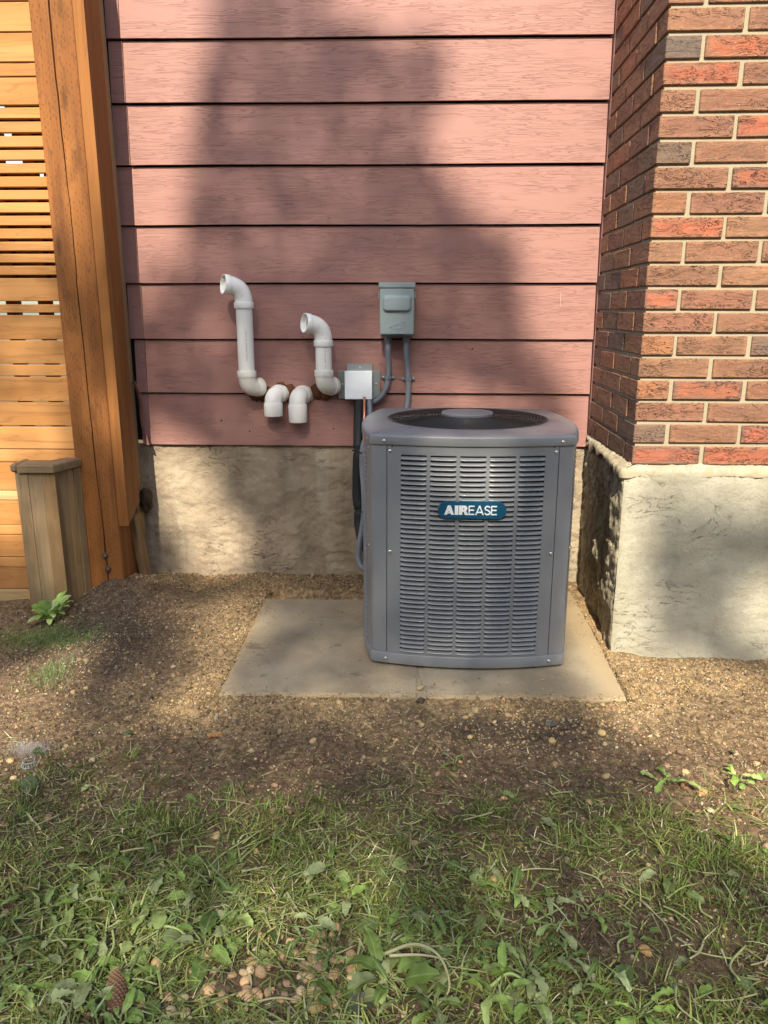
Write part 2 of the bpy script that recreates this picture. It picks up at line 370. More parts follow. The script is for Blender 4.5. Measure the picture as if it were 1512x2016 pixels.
M = dict(
    siding=m_siding(), brick=m_brick(), mortar=m_mortar(),
    parge_l=m_parging('parging_tan', (.31, .245, .18), (.39, .315, .235), (.22, .17, .12), .4),
    parge_r=m_parging('parging_grey', (.34, .315, .25), (.43, .405, .33), (.27, .235, .175), .3, False, .0036),
    parge_s=m_parging('parging_stained', (.62, .54, .38), (.72, .64, .47), (.20, .145, .09), .5, True, .016),  # side face: pale base stands in for grazing sun, brown blotches are stain
    slat=m_wood('cedar_slat_wood', (.53, .265, .10), (.42, .19, .062), (.20, .08, .025), 'X'),
    slat_pale=m_wood('pale_slat_wood', (.58, .40, .21), (.48, .32, .15), (.30, .19, .08), 'X'),
    post=m_wood('treated_post_wood', (.33, .13, .038), (.21, .075, .022), (.07, .028, .012), 'Z', incise=True),
    beam=m_wood('treated_beam_wood', (.33, .135, .040), (.25, .095, .026), (.12, .045, .014), 'Z'),
    oldz=m_wood('weathered_wood', (.34, .215, .105), (.25, .155, .075), (.10, .06, .03), 'Z', grey=.35),
    oldx=m_wood('weathered_cap_wood', (.27, .18, .10), (.22, .145, .08), (.09, .06, .035), 'X', grey=.35),
    unit=m_paint('grey_enamel', (.205, .212, .230), .34, 0, .15, .03, .05), unit_lip=m_paint('grey_enamel_top', (.215, .22, .236), .36, 0, .05, .02, .0),
    dark=m_paint('dark_void_metal', (.005, .005, .005), .7, coat=0, dirt=.0), wire=m_paint('black_wire_coating', (.02, .02, .02), .35, 0, 0, 0, .02),
    coil=m_paint('coil_fins', (.010, .010, .010), .6, .0, 0, .04, 0), screw=m_paint('zinc_screw', (.6, .6, .58), .3, .9, 0),
    badge=m_paint('teal_badge', (.004, .075, .15), .3, 0, .5, 0, .02), white=m_paint('white_letter', (.82, .84, .86), .45, 0, 0, 0, .02),
    pvc=m_pvc(), boxg=m_paint('grey_green_enamel', (.29, .345, .355), .36), conduit=m_paint('grey_conduit_plastic', (.17, .19, .225), .42, 0, .05),
    galv=m_paint('galvanised_steel', (.34, .36, .37), .40, .6, 0, .1, .5), galvw=m_paint('sky_tinted_steel', (.92, .96, 1.0), .25, .0, .6, .02, .08),  # galvw: sky reflection painted in as a bluish white base
    foam=m_paint('black_foam', (.012, .013, .015), .6, 0, 0, .3), copper=m_paint('copper', (.62, .24, .15), .3, .8, 0),
    seal=m_tint('aged_foam_sealant', .9, 120, .8, .004), concrete=m_concrete(), ground=m_ground(), grain=m_tint('gravel_grains'),
    stone=m_stone(), grass=m_tint('grass_blades', .55, 60, 0, 0, .3, .3, .15), litter=m_tint('dry_litter', .8, 90, 0, 0, .15, 0, .2),
    leaf=m_leaf(), bark=m_wood('bark', (.10, .075, .05), (.07, .05, .035), (.03, .02, .015), 'Z', .95, False),
    crown=m_tint('tree_leaves', .6, 20, 0, 0, .3, .25, .2), cone=m_tint('cone_scales', .6, 200, .3, .002, .3, 0, .3),
    plast=m_paint('grey_mesh_plastic', (.25, .29, .30), .5), fluff=m_tint('pale_feather', .9, 50, 0, 0, .1, .4, .05),
    chalk=m_paint('chalky_mark', (.42, .29, .26), .9, 0, 0), rust=m_paint('dull_bolt', (.14, .10, .075), .55, .5, 0, .3, .4),
)

# ------------------------------------------------------------------ ground
PADX0, PADX1, PADY0, PADY1 = -.512, .622, 1.922, 2.655
def hgt(x, y):
    x = np.asarray(x, float); y = np.asarray(y, float)
    z = .085 * np.exp(-(((x + 1.03) / .17) ** 2 + ((y - 2.62) / .17) ** 2)) * sst(-1.32, -1.16, x) + .02 * np.exp(-(((x + .9) / .3) ** 2 + ((y - 2.6) / .3) ** 2))
    z = z + .03 * np.exp(-(((x + 1.42) / .12) ** 2 + ((y - 2.42) / .10) ** 2))
    z = z + .018 * sst(2.62, 2.86, y) * sst(-1.2, -.9, x) * sst(.6, -.1, x) + .01 * (fbm(x * 3, y * 3, 5, 3) - .5)
    z = z + .020 * (fbm(x * 14, y * 14, 9, 4) - .5) + .007 * (fbm(x * 45, y * 45, 19, 2) - .5)
    pad = sst(PADX0 - .002, PADX0 + .014, x) * sst(PADX1 + .004, PADX1 - .012, x) * sst(PADY0 - .002, PADY0 + .014, y) * sst(PADY1 + .10, PADY1 + .08, y)
    near = sst(PADX0 - .22, PADX0 - .02, x) * sst(PADX1 + .2, PADX1 + .02, x) * sst(PADY0 - .20, PADY0 - .02, y)
    z = z + .013 * near
    z = z * (1 - pad) + pad * -.02
    far = sst(3.3, 6, np.hypot(x, y - 1.5)); return z * (1 - far)
def ground_tint(x, y):
    n = fbm(x * 2.6, y * 2.6, 31, 4); n2 = fbm(x * 9, y * 9, 44, 4)
    tan = np.array([.52, .36, .20]); brown = np.array([.33, .22, .135]); soil = np.array([.135, .10, .077]); olive = np.array([.12, .095, .06])
    wt = np.exp(-((np.maximum(np.maximum(PADX0 - x, x - PADX1), 0) / .22) ** 2 + (np.maximum(np.maximum(PADY0 - y, y - PADY1), 0) / .16) ** 2))
    wt = wt + .8 * np.exp(-(((x + .42) / .16) ** 2 + ((y - 1.86) / .12) ** 2)) + .75 * np.exp(-(((x - .9) / .4) ** 2 + ((y - 2.15) / .16) ** 2)) + .8 * np.exp(-(((x + .24) / .2) ** 2 + ((y - .98) / .12) ** 2))
    wt = np.clip(wt * 1.15 + (n - .5) * 1.3 + (n2 - .5) * .6, 0, 1)
    wm = np.clip(.55 + (n2 - .5) * 1.6, 0, 1)
    ds = np.exp(-(((x + .98) / .28) ** 2 + ((y - 2.30) / .33) ** 2)) + .9 * np.exp(-(((x - .3) / .3) ** 2 + ((y - 1.78) / .07) ** 2)) + sst(1.9, 1.5, y) * .55 * sst(.75, .45, x)
    ds = np.clip(ds + (n - .5) * .8, 0, 1)
    c = brown * (1 - wm)[..., None] * 1.0 + (brown * .6 + tan * .4) * wm[..., None]
    c = c * (1 - wt[..., None]) + tan * wt[..., None]
    c = c * (1 - ds[..., None]) + soil * ds[..., None]
    ol = (sst(1.62, 1.2, y) * .55)[..., None]; return c * (1 - ol) + olive * ol
xs = np.unique(np.concatenate([np.linspace(-120, -10, 12), np.linspace(-10, -2.2, 14), np.linspace(-2.2, 2.2, 560), np.linspace(2.2, 10, 14), np.linspace(10, 120, 12)]))
ys = np.unique(np.concatenate([np.linspace(-120, -10, 12), np.linspace(-10, .4, 20), np.linspace(.4, 3.1, 400), np.linspace(3.1, 12, 16), np.linspace(12, 120, 12)]))
gx, gy = np.meshgrid(xs, ys); gz = hgt(gx, gy)
gv = np.stack([gx, gy, gz], -1).reshape(-1, 3); nx = len(xs); ny = len(ys)
ii = (np.arange(ny - 1)[:, None] * nx + np.arange(nx - 1)[None]).ravel()
gf = np.stack([ii, ii + 1, ii + nx + 1, ii + nx], -1)
gc = ground_tint(gx, gy).reshape(-1, 3)
tag(link('ground', mesh('ground', gv, gf, M['ground'], True, gc)), kind='structure')

# ------------------------------------------------------------------ house
WY = 2.885
house = tag(empty('house', (0, WY, 0)), 'house wall of pink lap siding and red brown brick standing on parged concrete', 'house')
def wl(x, y, z): return (x, y - WY, z)          # world -> house local
wall = MB().box(-1.12, .72, .018, .20, .562, 2.95).build('siding_wall', M['dark'], house)
# lap boards, pitch 195 mm; one long piece and one short end piece per course
EDGE = [-1.0, -.997, -1.008, -1.012, -1.012, -1.010, -1.006, -1.006, -1.006, -1.006, -1.006, -1.006]
for k in range(12):
    z0 = .549 + k * .1955; z1 = z0 + .1900
    xsplit = -.958 + random.uniform(-.002, .002)
    for (a, b, pr) in ([(EDGE[k], xsplit - .0008, .0022), (xsplit + .0008, .6725, 0)] if k else [(-.992, .6725, 0)]):
        v = []; n = 24
        for i in range(n + 1):
            x = a + (b - a) * i / n - .0; wob = .0009 * math.sin(x * 5 + k) + random.uniform(-.0003, .0003)
            for (y, z) in ((-.0125 - pr, z0 + wob), (-.0005 - pr, z1), (.012, z1), (-.003, z0 + wob)):
                v.append((x - (a + b) / 2, y, z - z0))
        f = []
        for i in range(n):
            for j in range(4): f.append((i * 4 + j, (i + 1) * 4 + j, (i + 1) * 4 + (j + 1) % 4, i * 4 + (j + 1) % 4))
        f += [(0, 1, 2, 3), tuple(n * 4 + j for j in (3, 2, 1, 0))]
        MB().add(v, f).build('siding_board', M['siding'], wall, ((a + b) / 2, 0, z0))
for (mx, mz) in ((-.690, .640), (-.27, .612), (-.585, .60), (.24, .905), (-.33, .588)):
    MB().tube([(mx, -.010, mz), (mx, -.0060, mz)], .0028, 8).build('nail_hole', M['dark'], wall)
for (mx, mz, l) in ((-.18, .60, .05), (-.172, .60, .04), (-.186, .595, .03), (-.37, 1.01, .02), (.55, 1.05, .05)):
    MB().box(-.0012, .0012, -.0006, .0006, 0, l).build('scratch', M['chalk'], wall, (mx, -.0085, mz), (R(-3), R(random.uniform(-8, 8)), 0))
MB().bbox(.676, .694, -.022, .012, .575, 2.9, .002).build('corner_trim', M['siding'], wall)
# displaced parging
def parge(name, path, zs, m, amp, seed, ledge=0, parent=house):
    P = np.array(path); seg = np.hypot(*(P[1:] - P[:-1]).T); L = np.concatenate([[0], np.cumsum(seg)])
    n = int(L[-1] / .0065); sarr = np.linspace(0, L[-1], n); px = np.interp(sarr, L, P[:, 0]); py = np.interp(sarr, L, P[:, 1])
    tx = np.gradient(px); ty = np.gradient(py); l = np.hypot(tx, ty); nxn, nyn = -ty / l * -1, tx / l * -1
    for _ in range(3): nxn[1:-1] = (nxn[:-2] + nxn[1:-1] + nxn[2:]) / 3; nyn[1:-1] = (nyn[:-2] + nyn[1:-1] + nyn[2:]) / 3
    Z = np.arange(zs[0], zs[1], .0065); S, ZZ = np.meshgrid(sarr, Z)
    A = amp(S / L[-1] if False else S)
    d = A * ((fbm(S * 11, ZZ * 13, seed, 5) - .5) * 2.2 + (fbm(S * 48, ZZ * 60, seed + 5, 3) - .5) * 1.0 + np.clip(fbm(S * 7, ZZ * 14, seed + 9, 4) - .56, 0, .04) * 9)
    X = px[None] + nxn[None] * d; Y = py[None] + nyn[None] * d
    if ledge:
        X2 = [X]; Y2 = [Y]; Z2 = [ZZ + (fbm(S * 14, ZZ * 0, seed + 3) - .5) * .010 * (ZZ > zs[1] - .008)]
        for q, (t_, dz) in enumerate(((.25, .006), (.6, .012), (1.0, .018), (1.4, .020))):
            j = (fbm(S[:1] * 30, S[:1] * 0 + q, seed + 21) - .5)
            X2.append(X[-1:] - nxn[None] * ledge * t_); Y2.append(Y[-1:] - nyn[None] * ledge * t_); Z2.append(Z2[0][-1:] + dz + j * .010)
        X, Y, ZZ = np.concatenate(X2), np.concatenate(Y2), np.concatenate(Z2)
    rws, cs = X.shape; v = np.stack([X, Y - WY, ZZ], -1).reshape(-1, 3)
    i0 = (np.arange(rws - 1)[:, None] * cs + np.arange(cs - 1)[None]).ravel(); f = np.stack([i0, i0 + 1, i0 + cs + 1, i0 + cs], -1)
    me = mesh(name, v, f, m, True); return link(name, me, parent)
found = parge('foundation', [(-1.04, 2.890), (.72, 2.887)], (-.15, .552), M['parge_l'], lambda s: .0075 + 0 * s, 3)
tag(found, 'tan rough parged foundation under the pink siding')
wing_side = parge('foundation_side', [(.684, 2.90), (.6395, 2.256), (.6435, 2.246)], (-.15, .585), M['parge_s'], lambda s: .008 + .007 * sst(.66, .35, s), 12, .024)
tag(wing_side, 'dark stained side face of the brick wing foundation')
wing_front = parge('foundation_front', [(.6435, 2.246), (.652, 2.2405), (1.0, 2.232), (2.2, 2.20)], (-.15, .585), M['parge_r'], lambda s: .0034 + 0 * s, 27, .024)
tag(wing_front, 'pale grey parged front of the brick wing foundation')

# sloppy mortar ledge on top of the wing foundation
ps = np.concatenate([np.stack([np.linspace(.684, .6395, 90), np.linspace(2.90, 2.256, 90)], -1), [[.6405, 2.250], [.6435, 2.246], [.648, 2.243]], np.stack([np.linspace(.655, 2.2, 200), np.linspace(2.2403, 2.20, 200)], -1)])
tt = np.gradient(ps, axis=0); tt /= np.linalg.norm(tt, axis=1)[:, None]; nn_ = np.stack([tt[:, 1], -tt[:, 0]], -1); nn_ *= np.where(np.arange(len(ps)) < 0, 1, 1)[:, None]
q_ = np.arange(len(ps)); sidew = sst(96, 88, q_); drip = (.004 + .030 * np.clip(fbm(q_ * .11, q_ * 0, 8, 3) - .40, 0, 1) * 2) * sidew + .010 * (1 - sidew) * (.6 + .8 * vn(q_ * .15, q_ * 0, 4))
rows_ = []
for (o_f, dz) in ((-.010, None), (-.0115, .0), (-.006, .006), (.006, .011), (.020, .016), (.036, .019)):
    j = (fbm(q_ * .25, q_ * 0 + o_f * 300, 61, 3) - .5) + 1.1 * (vn(q_ * 1.3, q_ * 0 + o_f * 500, 66) - .5); zz_ = (.580 - drip) if dz is None else .583 + dz + j * .009
    off_ = -(o_f + .0085 * (1 - sidew) * (o_f < 0)) + j * .005
    rows_.append(np.stack([ps[:, 0] + nn_[:, 0] * off_ * -1 * -1, ps[:, 1] + nn_[:, 1] * off_ - WY, zz_], -1))
LV = np.stack(rows_, 0); nr_, nc_ = LV.shape[:2]; i0 = (np.arange(nr_ - 1)[:, None] * nc_ + np.arange(nc_ - 1)[None]).ravel()
tag(link('mortar_ledge', mesh('mortar_ledge', LV.reshape(-1, 3), np.stack([i0, i0 + 1, i0 + nc_ + 1, i0 + nc_], -1), M['mortar'], False), house), 'rough pale mortar ledge under the bricks')

# brick wing
BX, BY = .664, 2.256; PIT = .0628; BH = .0535; Z0 = .603; JT = .0115; BL = .1935; BW = .0895
bw_ = MB().box(.0075, 1.6, .0075, .60, 0, 2.25).build('brick_wall', M['mortar'], house, (BX, BY - WY, Z0 - .012), (0, 0, R(-1.2)))
T_ = dict(R=(.40, .095, .045, .15), S=(.34, .09, .05, 1.), B=(.215, .085, .052, .1), T=(.235, .102, .060, .0), G=(.125, .088, .07, .6), K=(.075, .072, .076, .9), O=(.30, .115, .05, .2))
ROWS = ['SRG', 'GBS', 'BBT', 'OSB', 'TBB', 'OTG', 'BBT', 'SBT', 'BTO', 'TBT', 'RTB', 'OBK', 'BSG', 'GBB', 'BRT', 'TBB', 'RBB', 'KRB', 'TBS', 'BBR', 'GTB', 'RBT', 'TTB', 'BRB']
def brick_mesh(nm, lx, ly, lz):
    mb = MB(); mb.bbox(-lx / 2, lx / 2, -ly / 2, ly / 2, -lz / 2, lz / 2, .0022)
    me = bpy.data.meshes.new(nm); bm = bmesh.new()
    t = bpy.data.meshes.new('t'); t.from_pydata(mb.v, [], mb.f); bm.from_mesh(t); bmesh.ops.recalc_face_normals(bm, faces=bm.faces); bm.to_mesh(me); bm.free()
    bpy.data.meshes.remove(t); me.materials.append(M['brick']); return me
bm_st = [brick_mesh('brick', BL, BW, BH), brick_mesh('brick', BL - .001, BW, BH - .0012)]
bm_hd = brick_mesh('brick', BW, BW, BH); bm_sd = brick_mesh('brick', BW, BL, BH)
def put_brick(me, x, y, z, code, parent=bw_):
    o = link('brick', me, parent, (x + random.uniform(-.0012, .0012), y + random.uniform(-.0012, .0016), z + .012 + random.uniform(-.0008, .0008)),
             (random.uniform(-.006, .006), random.uniform(-.004, .004), random.uniform(-.007, .007)))
    c = T_[code]; v = random.uniform(.85, 1.15); o.color = (c[0] * v, c[1] * v * random.uniform(.93, 1.07), c[2] * v, c[3]); return o
for k, row in enumerate(ROWS):
    z = k * PIT + BH / 2; full = (k % 2 == 0)
    cyc = list(row) + [random.choice('BBTTROSGB') for _ in range(6)]
    x = 0; i = 0
    # front: corner brick then stretchers
    L0 = BL
    if full: put_brick(random.choice(bm_st), BL / 2, BW / 2, z, cyc[0]); x = BL + JT
    else: put_brick(bm_hd if False else bm_sd, BW / 2, BL / 2, z, cyc[0]); x = BW + JT
    i = 1
    while x < 1.45 and i < len(cyc): put_brick(random.choice(bm_st), x + BL / 2, BW / 2, z, cyc[i]); x += BL + JT; i += 1
    # side: on full rows the corner shows its end first
    y = (BW if full else BL) + JT
    while y < .60: put_brick(bm_sd, BW / 2, y + BL / 2, z, random.choice('BBBSGTGRK')); y += BL + JT
mb = MB()
for k in range(24, 33):
    z = k * PIT; off = 0 if k % 2 == 0 else -.1
    for q in range(-1, 8): mb.bbox(max(0, q * .205 + off), max(.05, q * .205 + off + BL), .0, BW, z + .012, z + BH + .012, .002)
    for q in range(1, 4): mb.bbox(0, BW, q * .205 - .1 + off, q * .205 - .1 + off + BL, z + .012, z + BH + .012, .002)
tag(mb.build('upper_brick_courses', M['brick'], bw_), kind='stuff').color = (.3, .13, .065, .1)

# torn trim strip at the left end of the siding and holes
n = 10; v = []
for i in range(n + 1):
    t = i / n; x = -1.000 + .030 * t + .006 * math.sin(t * 7); z = .79 - .235 * t; y = WY - .055 + .02 * math.sin(t * 3)
    for dx, dy in ((0, 0), (.014, -.01), (.014, -.004), (0, .006)): v.append((x + dx, y + dy, z))
f = [(i * 4 + j, i * 4 + 4 + j, i * 4 + 4 + (j + 1) % 4, i * 4 + (j + 1) % 4) for i in range(n) for j in range(4)] + [(0, 1, 2, 3), (4 * n + 3, 4 * n + 2, 4 * n + 1, 4 * n)]
tag(MB().add(v, f).build('trim_strip', M['siding']), 'bent loose pink trim strip peeling off beside the timber post', 'trim strip')

# ------------------------------------------------------------------ slatted fence
fence = tag(empty('slat_fence', (-1.647, 2.665, 0)), 'fence of stacked horizontal cedar slats at the far left behind the timber post', 'fence')
SL = [1.931, 1.849, 1.767, 1.728, 1.648, 1.608, 1.568, 1.527, 1.489, 1.451, 1.411, 1.374, 1.335, 1.297, 1.257, 1.22, 1.184, 1.145, 1.064, 1.027, .945, .866, .826, .741, .659, .579, .534, .434, .399, .311, .274, .191, .153, .071, -.013]
SL = [2.094, 2.055, 2.013] + SL
K = (2.656) / 2.585
for a, b in zip(SL[:-1], SL[1:]):
    a2 = CAM_H + (a - CAM_H) * K; b2 = CAM_H + (b - CAM_H) * K
    gap = .0095 if 1.02 < b < 1.62 else (.004 if b > .55 else .0022)
    if a in (1.184, 1.064): gap = .011
    pale = a in (.434, .071)
    o = MB().bbox(-.85, .50 + random.uniform(-.003, .003), -.0095, .0095, -(a2 - b2 - gap) / 2, (a2 - b2 - gap) / 2, .0018).build('slat', M['slat_pale' if pale else 'slat'], fence,
        (0, random.uniform(-.0012, .0012), (a2 + b2) / 2), (random.uniform(-.01, .01), random.uniform(-.0012, .0012), 0))
for a, b in zip(SL[3:20], SL[4:21]):
    zc = CAM_H + (b - CAM_H) * K + random.uniform(-.004, .004); xa = -.85
    while xa < .5:
        xb = min(.5, xa + random.uniform(.25, .9))
        MB().bbox(xa, xb, .051, .068, zc - .016, zc + .016, .0015).build('rear_slat', M['slat'], fence); xa = xb + random.choice([0, .03, .06, .10])
for x in (-.82, -.42, .15, .19, .31, .42): MB().bbox(x - .019, x + .019, .0125, .05, -.02, 2.1, .002).build('batten', M['beam'], fence)
MB().box(-.86, .52, .062, .075, -.1, .52).build('backing_board', M['oldx'], fence)

# ------------------------------------------------------------------ timber post and beam
PX0, PX1, PYF = -1.148, -1.014, 2.62
post = tag(empty('timber_post', (-1.081, PYF, .05)), 'tall orange brown treated timber post with a long drying crack and two bolts', 'post')
def plank(x0, x1, z0, z1, y0, y1, jag=.0, n=26, seed=1):
    """post half with a slightly wandering inner edge"""
    v = []
    for i in range(n + 1):
        z = z0 + (z1 - z0) * i / n; j = jag * (float(vn(z * 9, seed, 3)) - .5) * 2
        if jag >= 0: xa, xb = x0, x1 + j
        for (x, y) in ((xa + .002, y0), (xb, y0), (xb, y1), (xa + .0, y1), (xa, y0 + .002)): v.append((x, y, z))
    f = [(i * 5 + j, i * 5 + 5 + j, i * 5 + 5 + (j + 1) % 5, i * 5 + (j + 1) % 5) for i in range(n) for j in range(5)] + [(0, 1, 2, 3, 4), tuple(5 * n + j for j in (4, 3, 2, 1, 0))]
    return v, f
mb = MB(); n = 60
def crackx(z): return .006 + .016 * (2.1 - z) / 2.1 * 1.0 - .012 + .007 * (float(vn(z * 4, 2, 3)) - .5) + .003 * (float(vn(z * 22, 5, 3)) - .5)
v = []; prof = []
for i in range(n + 1):
    z = -.12 + 2.25 * i / n; c = crackx(z); wd = .0012 + .002 * float(vn(z * 6, 9, 1)); xl, xr = -.067, .067
    row = [(xl, .14), (xl, .003), (xl + .003, 0), (c - wd, 0), (c, .016), (c + wd, 0), (xr - .003, 0), (xr, .003), (xr, .14)]
    for (x, y) in row: v.append((x, y, z))
m_ = 9; f = [(i * m_ + j, i * m_ + m_ + j, i * m_ + m_ + (j + 1) % m_, i * m_ + (j + 1) % m_) for i in range(n) for j in range(m_)]
MB().add(v, f).build('post_body', M['post'], post)
for (dx, z) in ((.012, .158), (.018, .108)):
    MB().tube([(0, -.012, 0), (0, -.009, 0), (0, -.002, 0), (0, .01, 0)], [.004, .0085, .0115, .0115], 14).build('bolt', M['rust'], post, (dx - .004, 0, z - .02), smooth=True, angle=40)
v = []; 
bz0, bz1 = .300, 2.2
pf = [(0, 0), (.0345, 0), (.0345, .13), (0, .13)]
mb = MB().add([(x, y, (bz0 if y == 0 else bz0 + .06)) for x, y in pf] + [(x, y, bz1) for x, y in pf], [(0, 3, 2, 1), (4, 5, 6, 7), (0, 1, 5, 4), (1, 2, 6, 5), (2, 3, 7, 6), (3, 0, 4, 7)])
beam = tag(mb.build('timber_beam', M['beam']), 'narrow honey coloured timber fixed against the right side of the post, cut off above ground', 'timber')
beam.location = (-1.0125, PYF - .002, 0)
# darker older timbers between the beam and the siding
o = tag(MB().bbox(-.03, .03, -.03, .03, -.02, 2.5, .003).build('rear_post', M['oldz'], None, (-1.035, 2.835, 0)), 'dark weathered post hidden in the gap between beam and pink siding', 'post')
o = tag(MB().bbox(-.10, .10, -.012, .012, -.03, .03, .002).build('short_rail', M['beam'], None, (-1.125, 2.81, .150)), 'short dark wooden rail behind the foot of the timber post', 'rail')
Mx = Matrix.Rotation(R(-4), 4, 'Y') @ Matrix.Rotation(R(6), 4, 'X')
o = tag(MB().bbox(-.014, .014, -.03, .03, -.05, .335, .003, Mx).build('wooden_stake', M['oldz'], None, (-.985, 2.80, -.03), (0, R(-1), 0)), 'thin weathered wooden stake stuck in the soil against the tan foundation', 'stake')

# ------------------------------------------------------------------ short weathered box post with cap
bx = tag(empty('planter_end', (-1.235, 2.50, 0)), 'short weathered wooden box post with a chunky cap in front of the slat fence', 'wooden box')
for i, (a, b) in enumerate(((-.068, -.0260), (-.0256, .022), (.0224, .066))):
    MB().bbox(a, b, 0, .03, -.03, .518, .0007).build('front_plank', M['oldz'], bx, (0, random.uniform(-.001, .001), 0))
sideM = Matrix.Translation((.066, .0305, 0)) @ Matrix.Rotation(R(-22), 4, 'Z')
for q, (a, b) in enumerate(((0, .030), (.031, .062), (.063, .094))):
    MB().bbox(-.022, .0 + (.003 if q == 2 else 0), a, b, -.03, .516, .0008, sideM).build('side_plank', M['oldz'], bx)
MB().box(-.06, .04, .03, .11, -.03, .50).build('core', M['oldz'], bx)
MB().bbox(-.078, -.054, -.012, .09, .518, .546, .006).build('cap_piece', M['oldx'], bx)
capv = [(-.0525, -.014), (.070, -.014), (.110, .112), (.060, .135), (.025, .070), (-.0525, .070)]
nb = len(capv); vv = [(x, y, .518) for x, y in capv] + [(x, y, .540) for x, y in capv]
cx_, cy_ = sum(p[0] for p in capv) / nb, sum(p[1] for p in capv) / nb
vv += [(x + (cx_ - x) * .06, y + (cy_ - y) * .06, .545) for x, y in capv]
ff = [tuple(range(nb))[::-1]] + [(i, (i + 1) % nb, nb + (i + 1) % nb, nb + i) for i in range(nb)] + [(nb + i, nb + (i + 1) % nb, 2 * nb + (i + 1) % nb, 2 * nb + i) for i in range(nb)] + [tuple(2 * nb + i for i in range(nb))]
MB().add(vv, ff).build('cap_piece', M['oldx'], bx)

# ------------------------------------------------------------------ concrete slabs
def slab(x0, x1, y0, y1, label, skew=0):
    nx_, ny_ = max(int((x1 - x0) / .012), 4), int((y1 - y0) / .012)
    X, Y = np.meshgrid(np.linspace(x0, x1, nx_), np.linspace(y0, y1, ny_)); X = X + skew * (Y - y0)
    Xn = X.copy(); Yn = Y.copy()
    Z = .020 + .002 * (fbm(X * 9, Y * 9, 71) - .5)
    edge = np.minimum(np.minimum(X - X.min(), X.max() - X), np.minimum(Y - y0, y1 - Y))
    jr = (fbm(X * 25, Y * 25, 5, 3) - .5) * .014
    Z = Z - .005 * sst(.008, 0, edge)
    Xn[:, 0] += np.abs(jr[:, 0]); Xn[:, -1] -= np.abs(jr[:, -1]); Yn[0] += np.abs(jr[0]); Yn[-1] -= np.abs(jr[-1])
    top = np.stack([Xn, Yn, Z], -1).reshape(-1, 3)
    i0 = (np.arange(ny_ - 1)[:, None] * nx_ + np.arange(nx_ - 1)[None]).ravel(); f = [tuple(q) for q in np.stack([i0, i0 + 1, i0 + nx_ + 1, i0 + nx_], -1)]
    ring = list(range(nx_)) + [i * nx_ + nx_ - 1 for i in range(1, ny_)] + [(ny_ - 1) * nx_ + j for j in range(nx_ - 2, -1, -1)] + [i * nx_ for i in range(ny_ - 2, 0, -1)]
    v = [tuple(p) for p in top]; b0 = len(v); v += [(top[i][0], top[i][1], -.045) for i in ring]
    f += [(ring[i], b0 + i, b0 + (i + 1) % len(ring), ring[(i + 1) % len(ring)]) for i in range(len(ring))]
    E_ = np.minimum(np.minimum(X - PADX0, PADX1 - X), np.minimum(Y - PADY0, PADY1 + .3 - Y))
    du = np.exp(-E_.ravel() / .02) + .7 * sst(.50, .62, X.ravel()) + .25 * sst(.1, .5, X.ravel())
    cc = np.zeros((len(v), 3)); cc[:len(top), 0] = np.clip(du, 0, 1)
    return tag(link('concrete_slab', mesh('concrete_slab', v, f, M['concrete'], False, cc)), label, 'concrete slab')
slab(PADX0, .046, PADY0, PADY1, 'stained concrete slab reaching out left of the air conditioner')
slab(.053, .605, PADY0 - .004, PADY1 + .11, 'concrete slab mostly under the air conditioner, dusted with tan sand at its right edge', .026)

# ------------------------------------------------------------------ air conditioner
ac = tag(empty('air_conditioner', (.190, 2.400, .028), (0, 0, R(-.9))), 'grey outdoor air conditioner with louvred front and round black fan grille on top', 'air conditioner')
def foot(off=0.0, arc=22, cn=9):
    """plan outline: four bowed sides and rounded corners; off pushes it outward"""
    RR = 1.02; HX = .272; B = .318; P = []
    sag = RR - math.sqrt(RR * RR - HX * HX); al = math.asin(HX / RR)
    for side in range(4):
        rot = side * math.pi / 2; loc = []
        for i in range(arc + 1):
            t = -al + 2 * al * i / arc; loc.append((RR * math.sin(t), -B + RR - RR * math.cos(t), math.sin(t), -math.cos(t)))
        x1, y1 = HX, -B + sag; x2, y2 = B - sag, -HX
        d1 = (math.cos(al), math.sin(al)); d2 = (math.sin(al), math.cos(al))   # tangent at end, tangent at start of next side
        t_ = ((x2 - x1) * d2[1] - (y2 - y1) * d2[0]) / (d1[0] * d2[1] - d1[1] * d2[0]); qx, qy = x1 + d1[0] * t_, y1 + d1[1] * t_
        for i in range(1, cn):
            u = i / cn; bx_ = (1 - u) ** 2 * x1 + 2 * u * (1 - u) * qx + u * u * x2; by = (1 - u) ** 2 * y1 + 2 * u * (1 - u) * qy + u * u * y2
            tx = (1 - u) * (qx - x1) + u * (x2 - qx); ty = (1 - u) * (qy - y1) + u * (y2 - qy); l = math.hypot(tx, ty); loc.append((bx_, by, ty / l, -tx / l))
        for (x, y, nx_, ny_) in loc:
            x += nx_ * off; y += ny_ * off
            P.append((x * math.cos(rot) - y * math.sin(rot), x * math.sin(rot) + y * math.cos(rot)))
    return P
def loft(rings, name, m, parent, cap_top=False, cap_bot=False, smooth=True, angle=35):
    n = len(rings[0]); v = [p for r_ in rings for p in r_]
    f = [(i * n + j, i * n + (j + 1) % n, (i + 1) * n + (j + 1) % n, (i + 1) * n + j) for i in range(len(rings) - 1) for j in range(n)]
    if cap_top: f.append(tuple((len(rings) - 1) * n + j for j in range(n)))
    if cap_bot: f.append(tuple(range(n))[::-1])
    return MB().add(v, f).build(name, m, parent, smooth=smooth, angle=angle)
def fr(off, z): return [(x, y, z) for x, y in foot(off)]
H_ = .6545                # z of cap lip bottom in unit space (base at 0)
loft([fr(.000, 0), fr(.004, .001), fr(.005, .004), fr(.005, .030), fr(.003, .0335), fr(-.004, .0335)], 'base_pan', M['unit'], ac, cap_bot=True)
